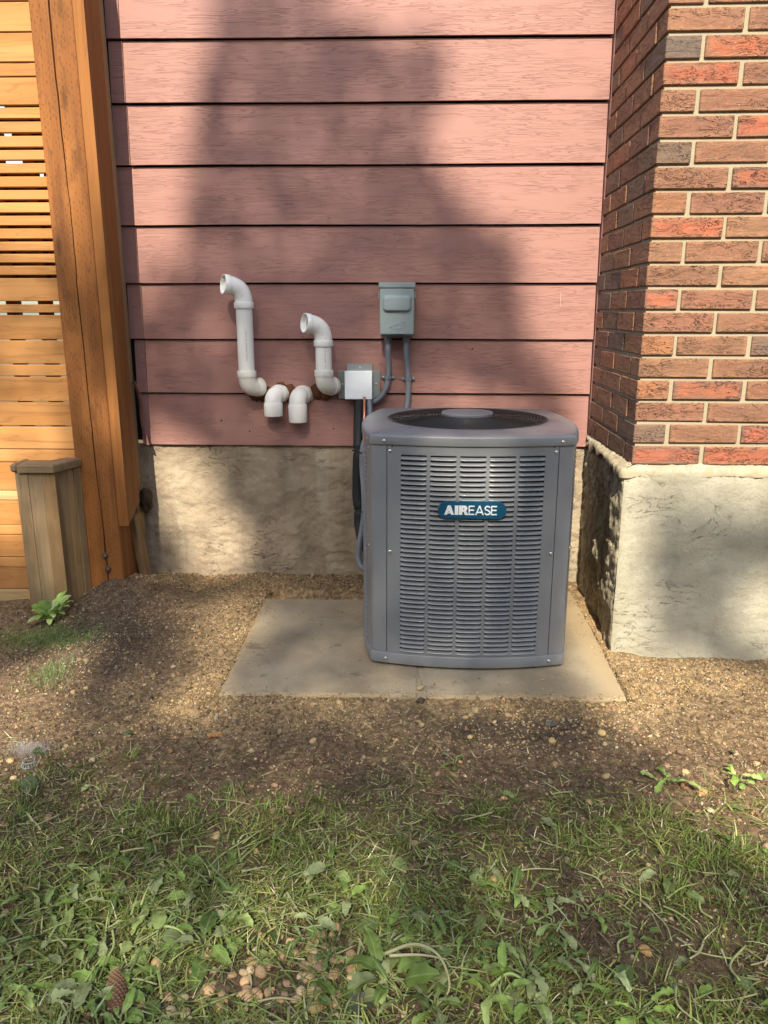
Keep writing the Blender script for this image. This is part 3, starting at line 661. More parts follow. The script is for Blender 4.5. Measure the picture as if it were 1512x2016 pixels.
loft([fr(-.022, .01), fr(-.022, H_ + .02)], 'coil', M['coil'], ac)
# shell: everything on the bowed outline. arc-length strips between breaks
RR = 1.02; B_ = .318
def fp(side, s_, off=0):
    """point on a bowed side at chord x = s_"""
    t = math.asin(s_ / RR); x = (RR + off) * math.sin(t); y = -B_ + RR - (RR + off) * math.cos(t); a = side * math.pi / 2
    return Vector((x * math.cos(a) - y * math.sin(a), x * math.sin(a) + y * math.cos(a), 0)), t
COLS = [(-.1975, -.1265), (-.1165, -.0455), (-.0355, .0355), (.0455, .1165), (.1265, .1975)]
ZL0, ZL1, NL = .040, .6275, 42
PL = (ZL1 - ZL0) / NL
def panel(side, x0, x1, name, cols=True):
    mb = MB(); brk = sorted(set([x0, x1] + ([c for q in COLS for c in q] if cols else [])))
    for a, b in zip(brk[:-1], brk[1:]):
        hole = cols and any(abs(a - q[0]) < 1e-6 for q in COLS)
        k = max(1, int((b - a) / .012))
        for (za, zb) in (((.034, ZL0), (ZL1, H_ - .0015)) if hole else ((.034, H_ - .0015),)):
            v = []
            for i in range(k + 1):
                p, _ = fp(side, a + (b - a) * i / k); q, _ = fp(side, a + (b - a) * i / k, -.0016)
                v += [(p.x, p.y, za), (p.x, p.y, zb), (q.x, q.y, zb), (q.x, q.y, za)]
            f = [(i * 4 + j, i * 4 + 4 + j, i * 4 + 4 + (j + 1) % 4, i * 4 + (j + 1) % 4) for i in range(k) for j in range(4)] + [(0, 1, 2, 3), tuple(4 * k + j for j in (3, 2, 1, 0))]
            mb.add(v, f)
    return mb.build(name, M['unit'], ac, smooth=True, angle=30)
front = panel(0, -.2355, .2355, 'front_panel')
# corner posts: remaining outline between side seams
def corner(side):
    F0 = foot(0); F1 = foot(-.0016); n = len(F0) // 4; a = side * math.pi / 2
    def loc(p): return (p[0] * math.cos(a) + p[1] * math.sin(a), -p[0] * math.sin(a) + p[1] * math.cos(a))
    idx = [(side * n + i) % len(F0) for i in range(n + n // 2)]
    pts = [(F0[i], F1[i]) for i in idx if loc(F0[i])[0] > .2385 and loc(F0[i])[1] < -.2385 + 0.0 or (loc(F0[i])[0] > .2385 and loc(F0[i])[1] < -.236)]
    s0, _ = fp(side, .2375); s1, _ = fp(side, .2375, -.0016); e0, _ = fp((side + 1) % 4, -.2375); e1, _ = fp((side + 1) % 4, -.2375, -.0016)
    pts = [((s0.x, s0.y), (s1.x, s1.y))] + pts + [((e0.x, e0.y), (e1.x, e1.y))]
    v = []
    for p, q in pts: v += [(p[0], p[1], .034), (p[0], p[1], H_ - .001), (q[0], q[1], H_ - .001), (q[0], q[1], .034)]
    k = len(pts) - 1
    f = [(i * 4 + j, i * 4 + 4 + j, i * 4 + 4 + (j + 1) % 4, i * 4 + (j + 1) % 4) for i in range(k) for j in range(4)] + [(0, 1, 2, 3), tuple(4 * k + j for j in (3, 2, 1, 0))]
    MB().add(v, f).build('corner_post', M['unit'], ac, smooth=True, angle=35)
for s_ in range(4): corner(s_)
# louvre blade (shared mesh)
def blade(w):
    prof = [(.0036, .0125), (.0018, .0075), (-.0002, .0030), (-.0024, -.0008), (-.0046, -.0034), (-.0062, -.0036), (-.0069, -.0020)]
    nxs = 8; v = []; fz = PL / .0142
    for i in range(nxs + 1):
        u = i / nxs * 2 - 1; e = 1 - max(0, (abs(u) - .86) / .14) ** 2 if abs(u) > .86 else 1
        for (z, y) in prof: v.append((u * w / 2, y * e if y < 0 else y * (.25 + .75 * e), (z * (1 if z < 0 else (.45 + .55 * e))) * fz))
    k = len(prof); f = [(i * k + j, i * k + k + j, i * k + k + j + 1, i * k + j + 1) for i in range(nxs) for j in range(k - 1)]
    return v, f
bv, bf = blade(.0712)
bme = mesh('louvre', bv, bf, M['unit'], True)
for (a, b) in COLS:
    p, t = fp(0, (a + b) / 2)
    for i in range(NL): link('louvre', bme, front, (p.x, p.y, ZL0 + PL * (i + .5)), (0, 0, t))
for side in (1, 2, 3):
    pn = panel(side, -.2355, .2355, 'side_panel'); mb = MB()
    for (a, b) in COLS:
        p, t = fp(side, (a + b) / 2); 
        for i in range(NL):
            X_ = Matrix.Translation((p.x, p.y, ZL0 + PL * (i + .5))) @ Matrix.Rotation(t + side * math.pi / 2, 4, 'Z')
            mb.add([X_ @ Vector(q) for q in bv], bf)
    tag(mb.build('side_louvres', M['unit'], pn, smooth=True), kind='stuff')
# top cap
n_ = len(foot()); ang = [math.atan2(y, x) for x, y in foot()]
GR = .243
def circ(r_, z): return [(r_ * math.cos(a), r_ * math.sin(a), z) for a in ang]
def mixr(off, r_, t, z):
    return [((1 - t) * x + t * r_ * math.cos(a), (1 - t) * y + t * r_ * math.sin(a), z) for (x, y), a in zip(foot(off), ang)]
loft([fr(-.002, H_ + .001), fr(.005, H_), fr(.0062, H_ + .003), fr(.0062, H_ + .022), fr(.0052, H_ + .0248), fr(.0025, H_ + .0268), fr(-.003, H_ + .0285), fr(-.022, H_ + .0305),
      mixr(-.022, GR + .01, .4, H_ + .0325), mixr(-.022, GR + .01, .8, H_ + .0345), circ(GR + .006, H_ + .0355), circ(GR, H_ + .034), circ(GR - .002, H_ + .036), circ(GR - .004, H_ - .10)],
     'top_cap', M['unit_lip'], ac, angle=50)
# fan underneath
loft([circ(GR - .004, H_ - .10), circ(.02, H_ - .11)], 'shroud', M['dark'], ac, cap_top=True)
fan = MB().tube([(0, 0, H_ - .09), (0, 0, H_ - .01)], .055, 24).build('fan_hub', M['dark'], ac)
for q in range(3):
    v = []; f = []
    for i in range(7):
        r_ = .05 + .17 * i / 6; wdt = .5 + .25 * i / 6
        for j in range(7):
            a = -wdt / 2 + wdt * j / 6 + .12 * i / 6; v.append((r_ * math.cos(a), r_ * math.sin(a), H_ - .055 + .035 * (j / 6 - .5)))
    f = [(i * 7 + j, i * 7 + j + 1, i * 7 + 8 + j, i * 7 + 7 + j) for i in range(6) for j in range(6)]
    MB().add(v, f).build('fan_blade', M['coil'], fan, rot=(0, 0, q * 2.094 + .4), smooth=True)
mb = MB()
for i in range(18):
    r_ = .078 + (GR + .002 - .078) * i / 17; z = H_ + .035 + .010 * (1 - ((r_ - .078) / (GR - .078)) ** 2)
    mb.tube([(r_ * math.cos(a), r_ * math.sin(a), z) for a in [k * math.pi / 40 for k in range(81)]], .0018, 5, False)
mb.build('grille_rings', M['wire'], ac, smooth=True)
for q in range(4):
    a = q * math.pi / 2 + R(2); pts = []
    for i in range(9):
        r_ = .07 + (GR + .008 - .07) * i / 8; z = H_ + .0325 + .010 * (1 - ((max(r_, .078) - .078) / (GR - .078)) ** 2); pts.append((r_ * math.cos(a), r_ * math.sin(a), z))
    MB().tube(pts, .0022, 6).build('grille_spoke', M['wire'], ac, smooth=True)
def disc(r_, z): return [(r_ * math.cos(2 * math.pi * k / 48), r_ * math.sin(2 * math.pi * k / 48), z) for k in range(48)]
hub = loft([disc(.079, H_ + .041), disc(.080, H_ + .044), disc(.080, H_ + .051), disc(.077, H_ + .0545), disc(.05, H_ + .0565), disc(.01, H_ + .057)], 'hub_cover', M['unit_lip'], ac, cap_top=True, cap_bot=True)
for q in range(4):
    a = q * math.pi / 2 + .75
    MB().bbox(-.004, .004, -.003, .003, -.004, .002, .001).build('hub_clip', M['dark'], hub, (.0805 * math.cos(a), .0805 * math.sin(a), H_ + .043), (0, 0, a))
# screws
def screw(p, rotz, parent=ac, rx=90, r_=.0048, m=None):
    o = MB().tube([(0, 0, -.003), (0, 0, .0015), (0, 0, .0026), (0, 0, .003)], [r_, r_, r_ * .72, r_ * .3], 10).build('screw', m or M['screw'], parent, p, (R(rx), 0, rotz), smooth=True, angle=40); return o
for (x, z) in ((-.228, .636), (.228, .636), (-.228, .345), (.228, .345)):
    p, t = fp(0, x); screw((p.x, p.y, z), t)
for (x, z) in ((-.243, H_ + .010), (.243, H_ + .010), (-.238, .016), (.238, .016)):
    p, t = fp(0, x, .006); screw((p.x, p.y, z), t)
for side in (1, 3):
    for (x, z) in ((-.243, H_ + .010), (.243, H_ + .01), (-.23, .636), (.23, .345), (-.23, .345), (.236, .636)):
        p, t = fp(side, x, .005 if z > .65 else 0); screw((p.x, p.y, z), t + side * math.pi / 2)
for x in (-.2365, .2365):
    p, t = fp(0, x, .0005); MB().box(-.011, .011, -.0008, .002, -.0035, .0035).build('panel_notch', M['dark'], ac, (p.x + (-.006 if x > 0 else .006), p.y, H_ - .003), (0, 0, t))
# badge with lettering
n = 12; hw, hh = .0945, .0245; out = []
for s2 in (1, -1):
    for i in range(n + 1):
        a = -math.pi / 2 * s2 + math.pi * i / n * s2 if False else (-math.pi / 2 + math.pi * i / n if s2 == 1 else math.pi / 2 + math.pi * i / n)
        out.append((s2 * (hw - hh) + hh * math.cos(a), hh * math.sin(a)))
k = len(out); rings = [(1.0, 0), (1.0, -.005), (.975, -.0068)]
v = []
for sc_, y in rings:
    for (x, z) in out: v.append((x - (0 if sc_ == 1 else math.copysign(.0016, x)), y, z * sc_))
f = [(i * k + j, i * k + (j + 1) % k, (i + 1) * k + (j + 1) % k, (i + 1) * k + j) for i in range(2) for j in range(k)] + [tuple(2 * k + j for j in range(k))]
badge = MB().add(v, f).build('badge', M['badge'], ac, (.000, -B_ - .0045, .479), smooth=True, angle=30)
# letters as strokes on a unit cap height; each letter is real relief
def strokes(lines, th):
    polys = []
    for L_ in lines:
        for (x0, z0), (x1, z1) in zip(L_[:-1], L_[1:]):
            d = Vector((x1 - x0, z1 - z0)); l = d.length; d /= l; nrm = Vector((-d.y, d.x)) * th / 2
            ext = th * .5 if len(L_) > 2 else 0
            polys.append([(x0 - d.x * ext + nrm.x, z0 - d.y * ext + nrm.y), (x1 + d.x * ext + nrm.x, z1 + d.y * ext + nrm.y), (x1 + d.x * ext - nrm.x, z1 + d.y * ext - nrm.y), (x0 - d.x * ext - nrm.x, z0 - d.y * ext - nrm.y)])
    return polys
def arc(cx, cz, r1, r2, a0, a1, n=8): return [(cx + r1 * math.cos(R(a0 + (a1 - a0) * i / n)), cz + r2 * math.sin(R(a0 + (a1 - a0) * i / n))) for i in range(n + 1)]
LET = {
 'A_': ([[(0, 0), (.30, 0), (.34, .14), (.68, .14), (.72, 0), (1.04, 0), (.68, 1), (.36, 1)]], 1.04), 'I_': ([[(0, 0), (.38, 0), (.38, 1), (0, 1)]], .38),
 'R_': ([[(0, 0), (.36, 0), (.36, .30), (.50, .36), (.64, 0), (1.0, 0), (.76, .44), (.86, .55), (.90, .70), (.86, .84), (.76, .95), (.62, 1), (0, 1)]], .96),
}
def letter(ch, x, sc, parent):
    mb = MB(); y = [-.0006, -.0020]
    if ch in LET:
        for pl in LET[ch][0]:
            k = len(pl); mb.add([(x + a * sc, y[0], b * sc) for a, b in pl] + [(x + a * sc, y[1], b * sc) for a, b in pl], [tuple(range(k, 2 * k))] + [(i, (i + 1) % k, k + (i + 1) % k, k + i) for i in range(k)])
        adv = LET[ch][1]
    else:
        th = .125
        G = {'E': ([[(.06, .0), (.06, 1)], [(0, .0625), (.62, .0625)], [(.06, .52), (.58, .52)], [(0, .9375), (.62, .9375)]], .66),
             'A': ([[(.05, 0), (.44, 1)], [(.44, 1), (.83, 0)], [(.2, .29), (.7, .29)]], .88),
             'S': ([arc(.33, .735, .25, .205, 35, 270, 9)[:] + arc(.33, .27, .26, .21, 90, -150, 9)[1:]], .64)}[ch]
        for qi, pl in enumerate(strokes(G[0], th)):
            dy = -.00003 * qi; k = len(pl); mb.add([(x + a * sc, y[0], b * sc) for a, b in pl] + [(x + a * sc, y[1] + dy, b * sc) for a, b in pl], [tuple(range(k, 2 * k))] + [(i, (i + 1) % k, k + (i + 1) % k, k + i) for i in range(k)])
        adv = G[1]
    mb.build('letter', M['white'], parent, (0, -.0062, 0)); return x + (adv + .055) * sc
x = -.0765; sc_ = .0262
for ch in ('A_', 'I_', 'R_', 'E', 'A', 'S', 'E'): x = letter(ch, x, sc_, badge)
for o in badge.children: o.location.z = -.0131
for (lx, lz, lw, lh) in ((-.0636, -.0045, .0022, .003), (-.0235, .0045, .0025, .003)):   # counters of bold A and R
    MB().box(-lw / 2, lw / 2, -.0093, -.0070, -lh / 2, lh / 2).build('counter', M['badge'], badge, (lx, 0, lz))

# ------------------------------------------------------------------ PVC pipes
def arc3(p0, p1, p2, n=10):
    """quadratic bend"""
    p0, p1, p2 = map(Vector, (p0, p1, p2)); return [(1 - t) ** 2 * p0 + 2 * t * (1 - t) * p1 + t * t * p2 for t in [i / n for i in range(n + 1)]]
PR, HR = .0288, .0342
def elbow(parent, c0, d0, d1, rad=.044, hub=.024, open_end=None, colr=None):
    """90 degree elbow: enters travelling along d0 at c0, leaves along d1; hubs at both ends"""
    d0, d1 = Vector(d0).normalized(), Vector(d1).normalized(); c0 = Vector(c0); k = c0 + d0 * rad; e = k + d1 * rad
    bend = arc3(c0, k, e, 12)
    o = MB().tube(bend, PR + .0025, 28, False).build('elbow', M['pvc'], parent, smooth=True)
    hb = []
    for (p, d, op) in ((c0, -d0, open_end == 0), (e, d1, open_end == 1)):
        mb = MB(); a = p - d * .002
        pts = [a, a + d * .0005, a + d * .003, a + d * hub, a + d * (hub + .0012)]
        rd = [PR + .001, HR - .0008, HR, HR, HR - .0008]
        if op: pts += [a + d * (hub + .0012), a + d * hub, a + d * .006, a + d * .004]; rd += [HR - .0028, HR - .0036, HR - .0042, PR - .006]
        # radii change at equal position: build rings by hand
        dd = d; up = Vector((0, 0, 1)) if abs(dd.z) < .9 else Vector((1, 0, 0)); A = (up - dd * up.dot(dd)).normalized(); Bv = dd.cross(A); S = 28
        v = [q + (A * math.cos(2 * math.pi * i / S) + Bv * math.sin(2 * math.pi * i / S)) * r_ for q, r_ in zip(pts, rd) for i in range(S)]
        f = [(j * S + i, j * S + (i + 1) % S, (j + 1) * S + (i + 1) % S, (j + 1) * S + i) for j in range(len(pts) - 1) for i in range(S)]
        if not op: f.append(tuple((len(pts) - 1) * S + i for i in range(S)))
        h_ = MB().add(v, f).build('collar', M['pvc'], parent, smooth=True, angle=50); hb.append(h_)
    for q in [o] + hb: q.color = (*(colr or (.80, .79, .75)), 1)
    return e, o
def riser(xx, ztop, zbot, wall_dx, label, mouth):
    t = tag(empty('vent_pipe', (xx, WY, zbot)), label, 'vent pipe', 'white plastic vent pipes on the siding')
    cream = (.76, .72, .64)
    y = -.078
    # lower elbow: comes out of the wall, turns up
    c0 = Vector((wall_dx, y + .036 * .95, -.034 - .014)); d0 = Vector((-wall_dx / .036 * .6, -1, 0)).normalized()
    k = Vector((0, y, -.054)); c0 = k - d0 * .040
    e, o = elbow(t, c0, d0, (0, 0, 1), .040, .022, colr=cream)
    ln = ztop - zbot
    p = MB().tube([(0, y, -.014 + .001), (0, y, ln)], PR, 28, False).build('pipe', M['pvc'], t, smooth=True); p.color = (.86, .84, .81, 1)
    # upper elbow
    e, o = elbow(t, (0, y, ln + .02), (0, 0, 1), mouth, .052, .021, 1, (.86, .87, .88))
    pad = MB(); pl = [(-.007 + .0, -.020), (.007, -.020), (.010, -.014), (.010, .014), (.007, .020), (-.007, .020), (-.010, .014), (-.010, -.014)]
    pad.add([(a, 0, b) for a, b in pl] + [(a * .9, -.0016, b * .9) for a, b in pl], [tuple(range(8, 16))] + [(i, (i + 1) % 8, 8 + (i + 1) % 8, 8 + i) for i in range(8)])
    pad.build('raised_mark', M['pvc'], o, Vector((0, y - .0285, ln + .02 + .031)) + Vector((-.010, 0, .004)), (R(-6), R(-38), R(-6))).color = (.8, .8, .77, 1)
    # faint printed line of type
    mb = MB()
    for i in range(26):
        if random.random() < .8: mb.box(.0035, .0052 + .001 * random.random(), -.0004, .0003, i * .0042, i * .0042 + .0024)
    mb.build('printed_line', M['galv'], p, (.004, y - PR + .0008, ln * .18))
    return t
riser(-.572, 1.046, .822, .05, 'taller of the two upright white vent pipes, leftmost on the siding', (-.86, -.50, .13))
riser(-.294, .916, .826, .03, 'shorter upright white vent pipe beside the metal line cover', (-.86, -.50, .13))
def dropper(xx, zt, zb, dx, label):
    t = tag(empty('vent_pipe', (xx, WY, zb)), label, 'vent pipe', 'white plastic vent pipes on the siding')
    d0 = Vector((-dx, -1, 0)).normalized(); k = Vector((0, -.062, zt - zb)); c0 = k - d0 * .036
    e, o = elbow(t, c0, d0, (0, 0, -1), .036, .02, 1, (.86, .83, .79))
    return t
t = tag(empty('vent_pipe', (-.490, WY, .675)), 'stubby white drain elbow pointing down, left one of the short pair', 'vent pipe', 'white plastic vent pipes on the siding')
e, o = elbow(t, Vector((.018, -.026, .066)), (-.45, -1, 0), (0, 0, -1), .031, .046, 1, (.86, .83, .79))
t = tag(empty('vent_pipe', (-.398, WY, .652)), 'slightly longer downturned white elbow, right one of the short pair', 'vent pipe', 'white plastic vent pipes on the siding')
e, o = elbow(t, Vector((.014, -.026, .086)), (-.35, -1, 0), (0, 0, -1), .032, .064, 1, (.86, .83, .79))
# aged sealing foam around the holes
def lump(cx, cz, rx, rz, ry=.016, seed=0):
    bm = bmesh.new(); bmesh.ops.create_icosphere(bm, subdivisions=3, radius=1); v = np.array([q.co for q in bm.verts]); f = np.array([[l.index for l in q.verts] for q in bm.faces]); bm.free()
    d = 1 + .45 * (fbm(v[:, 0] * 3 + seed, v[:, 2] * 3 + v[:, 1] * 2, seed, 4) - .5) * 2
    return v * d[:, None] * np.array([rx, ry, rz]) + np.array([cx, WY - .004, cz]), f
foam_ = tag(empty('sealant', (-.4, WY, .745)), 'crumbly rust brown foam sealing the holes behind the vent pipes', 'sealing foam')
for i, (cx, cz, rx, rz) in enumerate(((-.515, .742, .050, .030), (-.555, .738, .026, .024), (-.43, .750, .026, .028), (-.44, .725, .022, .016), (-.335, .752, .031, .030), (-.30, .742, .026, .024), (-.265, .755, .026, .016), (-.46, .772, .024, .012))):
    v, f = lump(cx, cz, rx, rz, .014, i * 3); q = fbm(v[:, 0] * 30, v[:, 2] * 30, 3)[:, None]
    link('foam_lump', mesh('foam_lump', v - np.array([-.4, WY, .745]), f, M['seal'], True, np.array([.20, .075, .025]) * q * 1.3 + np.array([.02, .012, .01])), foam_)

# ------------------------------------------------------------------ electrical disconnect box
db = tag(empty('disconnect_box', (-.0325, WY - .01, .955)), 'grey green electrical disconnect box with a raised handle and a loon emblem', 'electrical box')
MB().bbox(-.056, .056, -.07, 0, -.004, .165, .002).build('body', M['boxg'], db)
cov = MB().bbox(-.060, .060, -.088, -.012, .002, .160, .003).build('cover', M['boxg'], db)
MB().bbox(-.0635, .0635, -.092, -.004, .160, .178, .002).build('lid', M['boxg'], db)
def rrect(w_, h_, r_, n=5):
    P = []
    for cx, cz, a0 in ((w_ / 2 - r_, h_ / 2 - r_, 0), (-w_ / 2 + r_, h_ / 2 - r_, 90), (-w_ / 2 + r_, -h_ / 2 + r_, 180), (w_ / 2 - r_, -h_ / 2 + r_, 270)):
        P += [(cx + r_ * math.cos(R(a0 + 90 * i / n)), cz + r_ * math.sin(R(a0 + 90 * i / n))) for i in range(n + 1)]
    return P
rg = []
for (w_, h_, r_, y) in ((.100, .056, .014, .001), (.100, .056, .014, -.002), (.096, .052, .013, -.008), (.088, .045, .011, -.0125), (.080, .036, .008, -.0135)):
    rg.append([(a, y, b) for a, b in rrect(w_, h_, r_)])
hnd = loft(rg, 'handle_bulge', M['boxg'], db, cap_top=True); hnd.location = (0, -.088, .108)
# loon emblem in low relief
loon = [(-.028, .0), (-.018, .006), (-.008, .010), (.002, .0115), (.010, .0105), (.0125, .012), (.0115, .017), (.0135, .021), (.018, .022), (.021, .019), (.030, .0175), (.021, .0155), (.018, .0125), (.0215, .006), (.021, .001), (.014, -.003), (-.002, -.0045), (-.018, -.0035), (-.028, .0)]
em = MB().tube([(a, 0, b) for a, b in loon], .0011, 6).build('loon_emblem', M['boxg'], db, (.004, -.0880, .026), smooth=True)
MB().tube([(a, -.0002, b) for a, b in ((-.012, .006), (-.004, .007), (.006, .006), (.014, .004))], .0007, 6).build('loon_wing', M['boxg'], em, smooth=True)
MB().bbox(-.022, .022, -.089, -.07, -.006, .003, .001).build('latch', M['dark'], db)
for x in (-.064, .064): MB().bbox(x - .002, x + .002, -.07, -.05, .125, .150, .001).build('hinge_ear', M['boxg'], db)
def ribbed(ctrl, r_, n=60, rib=.0012):
    P = curve_pts(ctrl, 10); L_ = [0]
    for a, b in zip(P[:-1], P[1:]): L_.append(L_[-1] + (b - a).length)
    tot = L_[-1]; m_ = int(tot / .0022); out_ = []; rad = []; j = 0
    for i in range(m_ + 1):
        d = tot * i / m_
        while j < len(L_) - 2 and L_[j + 1] < d: j += 1
        u = (d - L_[j]) / max(1e-9, L_[j + 1] - L_[j]); out_.append(P[j].lerp(P[j + 1], min(1, u))); rad.append(r_ + (rib if i % 3 == 0 else 0))
    return MB().tube(out_, rad, 14)
def conduit(name, ctrl, label, nut):
    o = ribbed(ctrl, .0098).build(name, M['conduit'], smooth=True); tag(o, label, 'conduit')
    if nut: MB().tube([nut, Vector(nut) + Vector((0, 0, -.004)), Vector(nut) + Vector((0, 0, -.005)), Vector(nut) + Vector((0, 0, -.022)), Vector(nut) + Vector((0, 0, -.026))], [.0155, .0155, .0135, .013, .0105], 14).build('connector', M['conduit'], o, smooth=True, angle=40)
    return o
c1 = conduit('flexible_conduit', [(-.0645, 2.84, .950), (-.0645, 2.84, .90), (-.0625, 2.85, .85), (-.065, 2.852, .80), (-.072, 2.852, .765), (-.090, 2.852, .735), (-.115, 2.852, .715), (-.15, 2.855, .708)], 'ribbed grey conduit curving from the disconnect box behind the metal cover', (-.0645, 2.84, .953))
c2 = conduit('flexible_conduit', [(.001, 2.84, .950), (.001, 2.84, .90), (.005, 2.85, .85), (.009, 2.852, .80), (.009, 2.852, .75), (.006, 2.85, .71), (-.002, 2.84, .66), (-.01, 2.82, .60)], 'ribbed grey conduit dropping straight from the disconnect box behind the air conditioner', (.001, 2.84, .953))
for cc_, x, z in ((c1, -.065, .803), (c2, .009, .798)):
    st = MB(); P = [(x + dx, WY - .014 - dy, z) for dx, dy in ((-.012, 0), (-.0125, .018), (-.010, .027), (0, .0325), (.010, .027), (.0125, .018), (.012, 0))]
    v = []; 
    for a in P: v += [(a[0], a[1], a[2] - .005), (a[0], a[1], a[2] + .005)]
    f = [(2 * i, 2 * i + 1, 2 * i + 3, 2 * i + 2) for i in range(len(P) - 1)]
    st.add(v, f)
    for s2 in (-1, 1): st.tube([(x + s2 * .018, WY - .017, z), (x + s2 * .018, WY - .0125, z)], .0075, 12)
    strap = st.build('strap', M['conduit'], cc_)
    for s2 in (-1, 1): screw((x + s2 * .018, WY - .0175, z), 0, strap, r_=.0035)

# ------------------------------------------------------------------ galvanised line cover
lc = tag(empty('line_cover', (-.172, WY - .012, .727)), 'galvanised sheet metal cover with a square front tinted bright like reflected sky where the pipes leave the wall', 'metal cover')
MB().bbox(-.076, -.045, -.004, 0, -.002, .100, .0008).build('side_flange', M['galv'], lc)
MB().bbox(.047, .078, -.004, 0, -.002, .100, .0008).build('side_flange', M['galv'], lc)
MB().bbox(-.044, .050, -.0045, 0, .100, .124, .0008).build('top_flange', M['galv'], lc)
MB().bbox(-.049, .050, -.052, -.001, 0, .1005, .0015).build('box', M['galvw'], lc)
MB().box(-.046, .047, -.050, -.002, -.004, -.001).build('opening', M['dark'], lc)
for (x, z) in ((-.0605, .05), (.0625, .05), (.004, .112)): screw((x, -.0045, z), 0, lc, r_=.0038)
for x in (-.075, .077): MB().box(x - .0008, x + .0008, -.012, -.0002, -.002, .100).build('flange_edge', M['galv'], lc)

# refrigerant lines
o = tag(MB().tube(curve_pts([(-.168, 2.845, .735), (-.170, 2.835, .66), (-.171, 2.815, .58), (-.171, 2.80, .545), (-.174, 2.795, .46), (-.175, 2.79, .37), (-.169, 2.785, .325), (-.168, 2.78, .27), (-.158, 2.76, .22), (-.135, 2.73, .185), (-.09, 2.69, .17)], 8),
    [.0205 if abs(i - 24) > 1 and abs(i - 48) > 1 else .0165 for i in range(81)], 18).build('insulated_line', M['foam'], smooth=True), 'black foam insulated refrigerant line running down beside the unit', 'insulated pipe')
o = tag(MB().tube(curve_pts([(-.150, 2.82, .735), (-.148, 2.775, .68), (-.150, 2.755, .62), (-.143, 2.74, .56), (-.13, 2.75, .45), (-.10, 2.70, .25)], 8), .0052, 10).build('copper_line', M['copper'], smooth=True), 'thin bare copper pipe beside the black insulated line', 'copper pipe')
c3 = conduit('flexible_conduit', [(-.134, 2.835, .73), (-.130, 2.81, .68), (-.134, 2.77, .62), (-.152, 2.74, .565), (-.155, 2.73, .50), (-.150, 2.72, .43), (-.147, 2.715, .35), (-.154, 2.71, .28), (-.166, 2.70, .21), (-.168, 2.69, .16), (-.155, 2.675, .135), (-.125, 2.665, .130), (-.09, 2.66, .130)], 'ribbed grey whip conduit looping down into the left side of the unit', None)
def tie(ctr, rx, ry, label):
    P = [(ctr[0] + rx * math.cos(a), ctr[1] + ry * math.sin(a), ctr[2] + .004 * math.sin(a * 2)) for a in [k * math.pi / 12 for k in range(25)]]
    o = MB().tube(P, .0022, 6).build('cable_tie', M['dark']); tag(o, label, 'cable tie', 'black cable ties on the pipe bundle')
tie((-.160, 2.768, .548), .032, .045, 'upper black cable tie around the pipe bundle')
tie((-.158, 2.752, .335), .028, .047, 'lower black cable tie around the pipe bundle')

# ------------------------------------------------------------------ scatter helpers
ico1 = None
def ico(sub):
    bm = bmesh.new(); bmesh.ops.create_icosphere(bm, subdivisions=sub, radius=1); v = np.array([q.co[:] for q in bm.verts]); f = np.array([[l.index for l in q.verts] for q in bm.faces]); bm.free(); return v, f
octv = np.array([[1, 0, 0], [-1, 0, 0], [0, 1, 0], [0, -1, 0], [0, 0, 1], [0, 0, -1]], float)
octf = np.array([[0, 2, 4], [2, 1, 4], [1, 3, 4], [3, 0, 4], [2, 0, 5], [1, 2, 5], [3, 1, 5], [0, 3, 5]])
def stones(name, pts, size, colors, base, m, flat=.65, kind='stuff', sink=.3):
    bv_, bf_ = base; N = len(pts); nv = len(bv_)
    a = rng.uniform(0, 2 * np.pi, N); ca, sa = np.cos(a), np.sin(a)
    sc3 = size[:, None] * np.stack([rng.uniform(.75, 1.3, N), rng.uniform(.6, 1.0, N), rng.uniform(.45, .85, N) * flat / .65], -1)
    V = bv_[None] * (1 + rng.uniform(-.34, .30, (N, nv, 1))) * sc3[:, None]
    tl = rng.uniform(-.5, .5, N); ct, st_ = np.cos(tl)[:, None], np.sin(tl)[:, None]
    X, Y, Z = V[..., 0], V[..., 1], V[..., 2]; X, Z = X * ct - Z * st_, X * st_ + Z * ct
    X, Y = X * ca[:, None] - Y * sa[:, None], X * sa[:, None] + Y * ca[:, None]
    V = np.stack([X + pts[:, 0:1], Y + pts[:, 1:2], Z + pts[:, 2:3] + sc3[:, 2:3] * (1 - 2 * sink)], -1).reshape(-1, 3)
    Fc = (bf_[None] + (np.arange(N) * nv)[:, None, None]).reshape(-1, 3)
    o = link(name, mesh(name, V, Fc, m, False, np.repeat(colors, nv, 0))); tag(o, kind=kind); return o
def free(x, y, pad=.0):
    """mask of ground not covered by slab, walls, boxes"""
    k = ~((x > PADX0 - pad) & (x < PADX1 + pad - .0) & (y > PADY0 - pad) & (y < PADY1 + pad))
    k &= ~((x > .64) & (y > 2.225)); k &= y < 2.885; k &= ~((x > -1.31) & (x < -1.16) & (y > 2.49) & (y < 2.77)); k &= ~((x < -1.12) & (y > 2.60)); return k
def sample(n, x0, x1, y0, y1, dens=None, pad=0):
    x = rng.uniform(x0, x1, n); y = rng.uniform(y0, y1, n); k = free(x, y, pad)
    if dens is not None: k &= rng.uniform(0, 1, n) < dens(x, y)
    x, y = x[k], y[k]; return np.stack([x, y, hgt(x, y)], -1)
def tanw(x, y):
    d = np.hypot(np.maximum(np.maximum(PADX0 - x, x - PADX1), 0) / 1.2, np.maximum(np.maximum(PADY0 - y, y - PADY1), 0))
    w_ = np.exp(-(d / .13) ** 2) + .8 * np.exp(-(((x + .45) / .22) ** 2 + ((y - 1.83) / .12) ** 2)) + .9 * sst(2.62, 2.72, y) * sst(-1.2, -.95, x) + .6 * np.exp(-(((x - .95) / .4) ** 2 + ((y - 2.1) / .18) ** 2))
    return np.clip(w_, 0, 1)
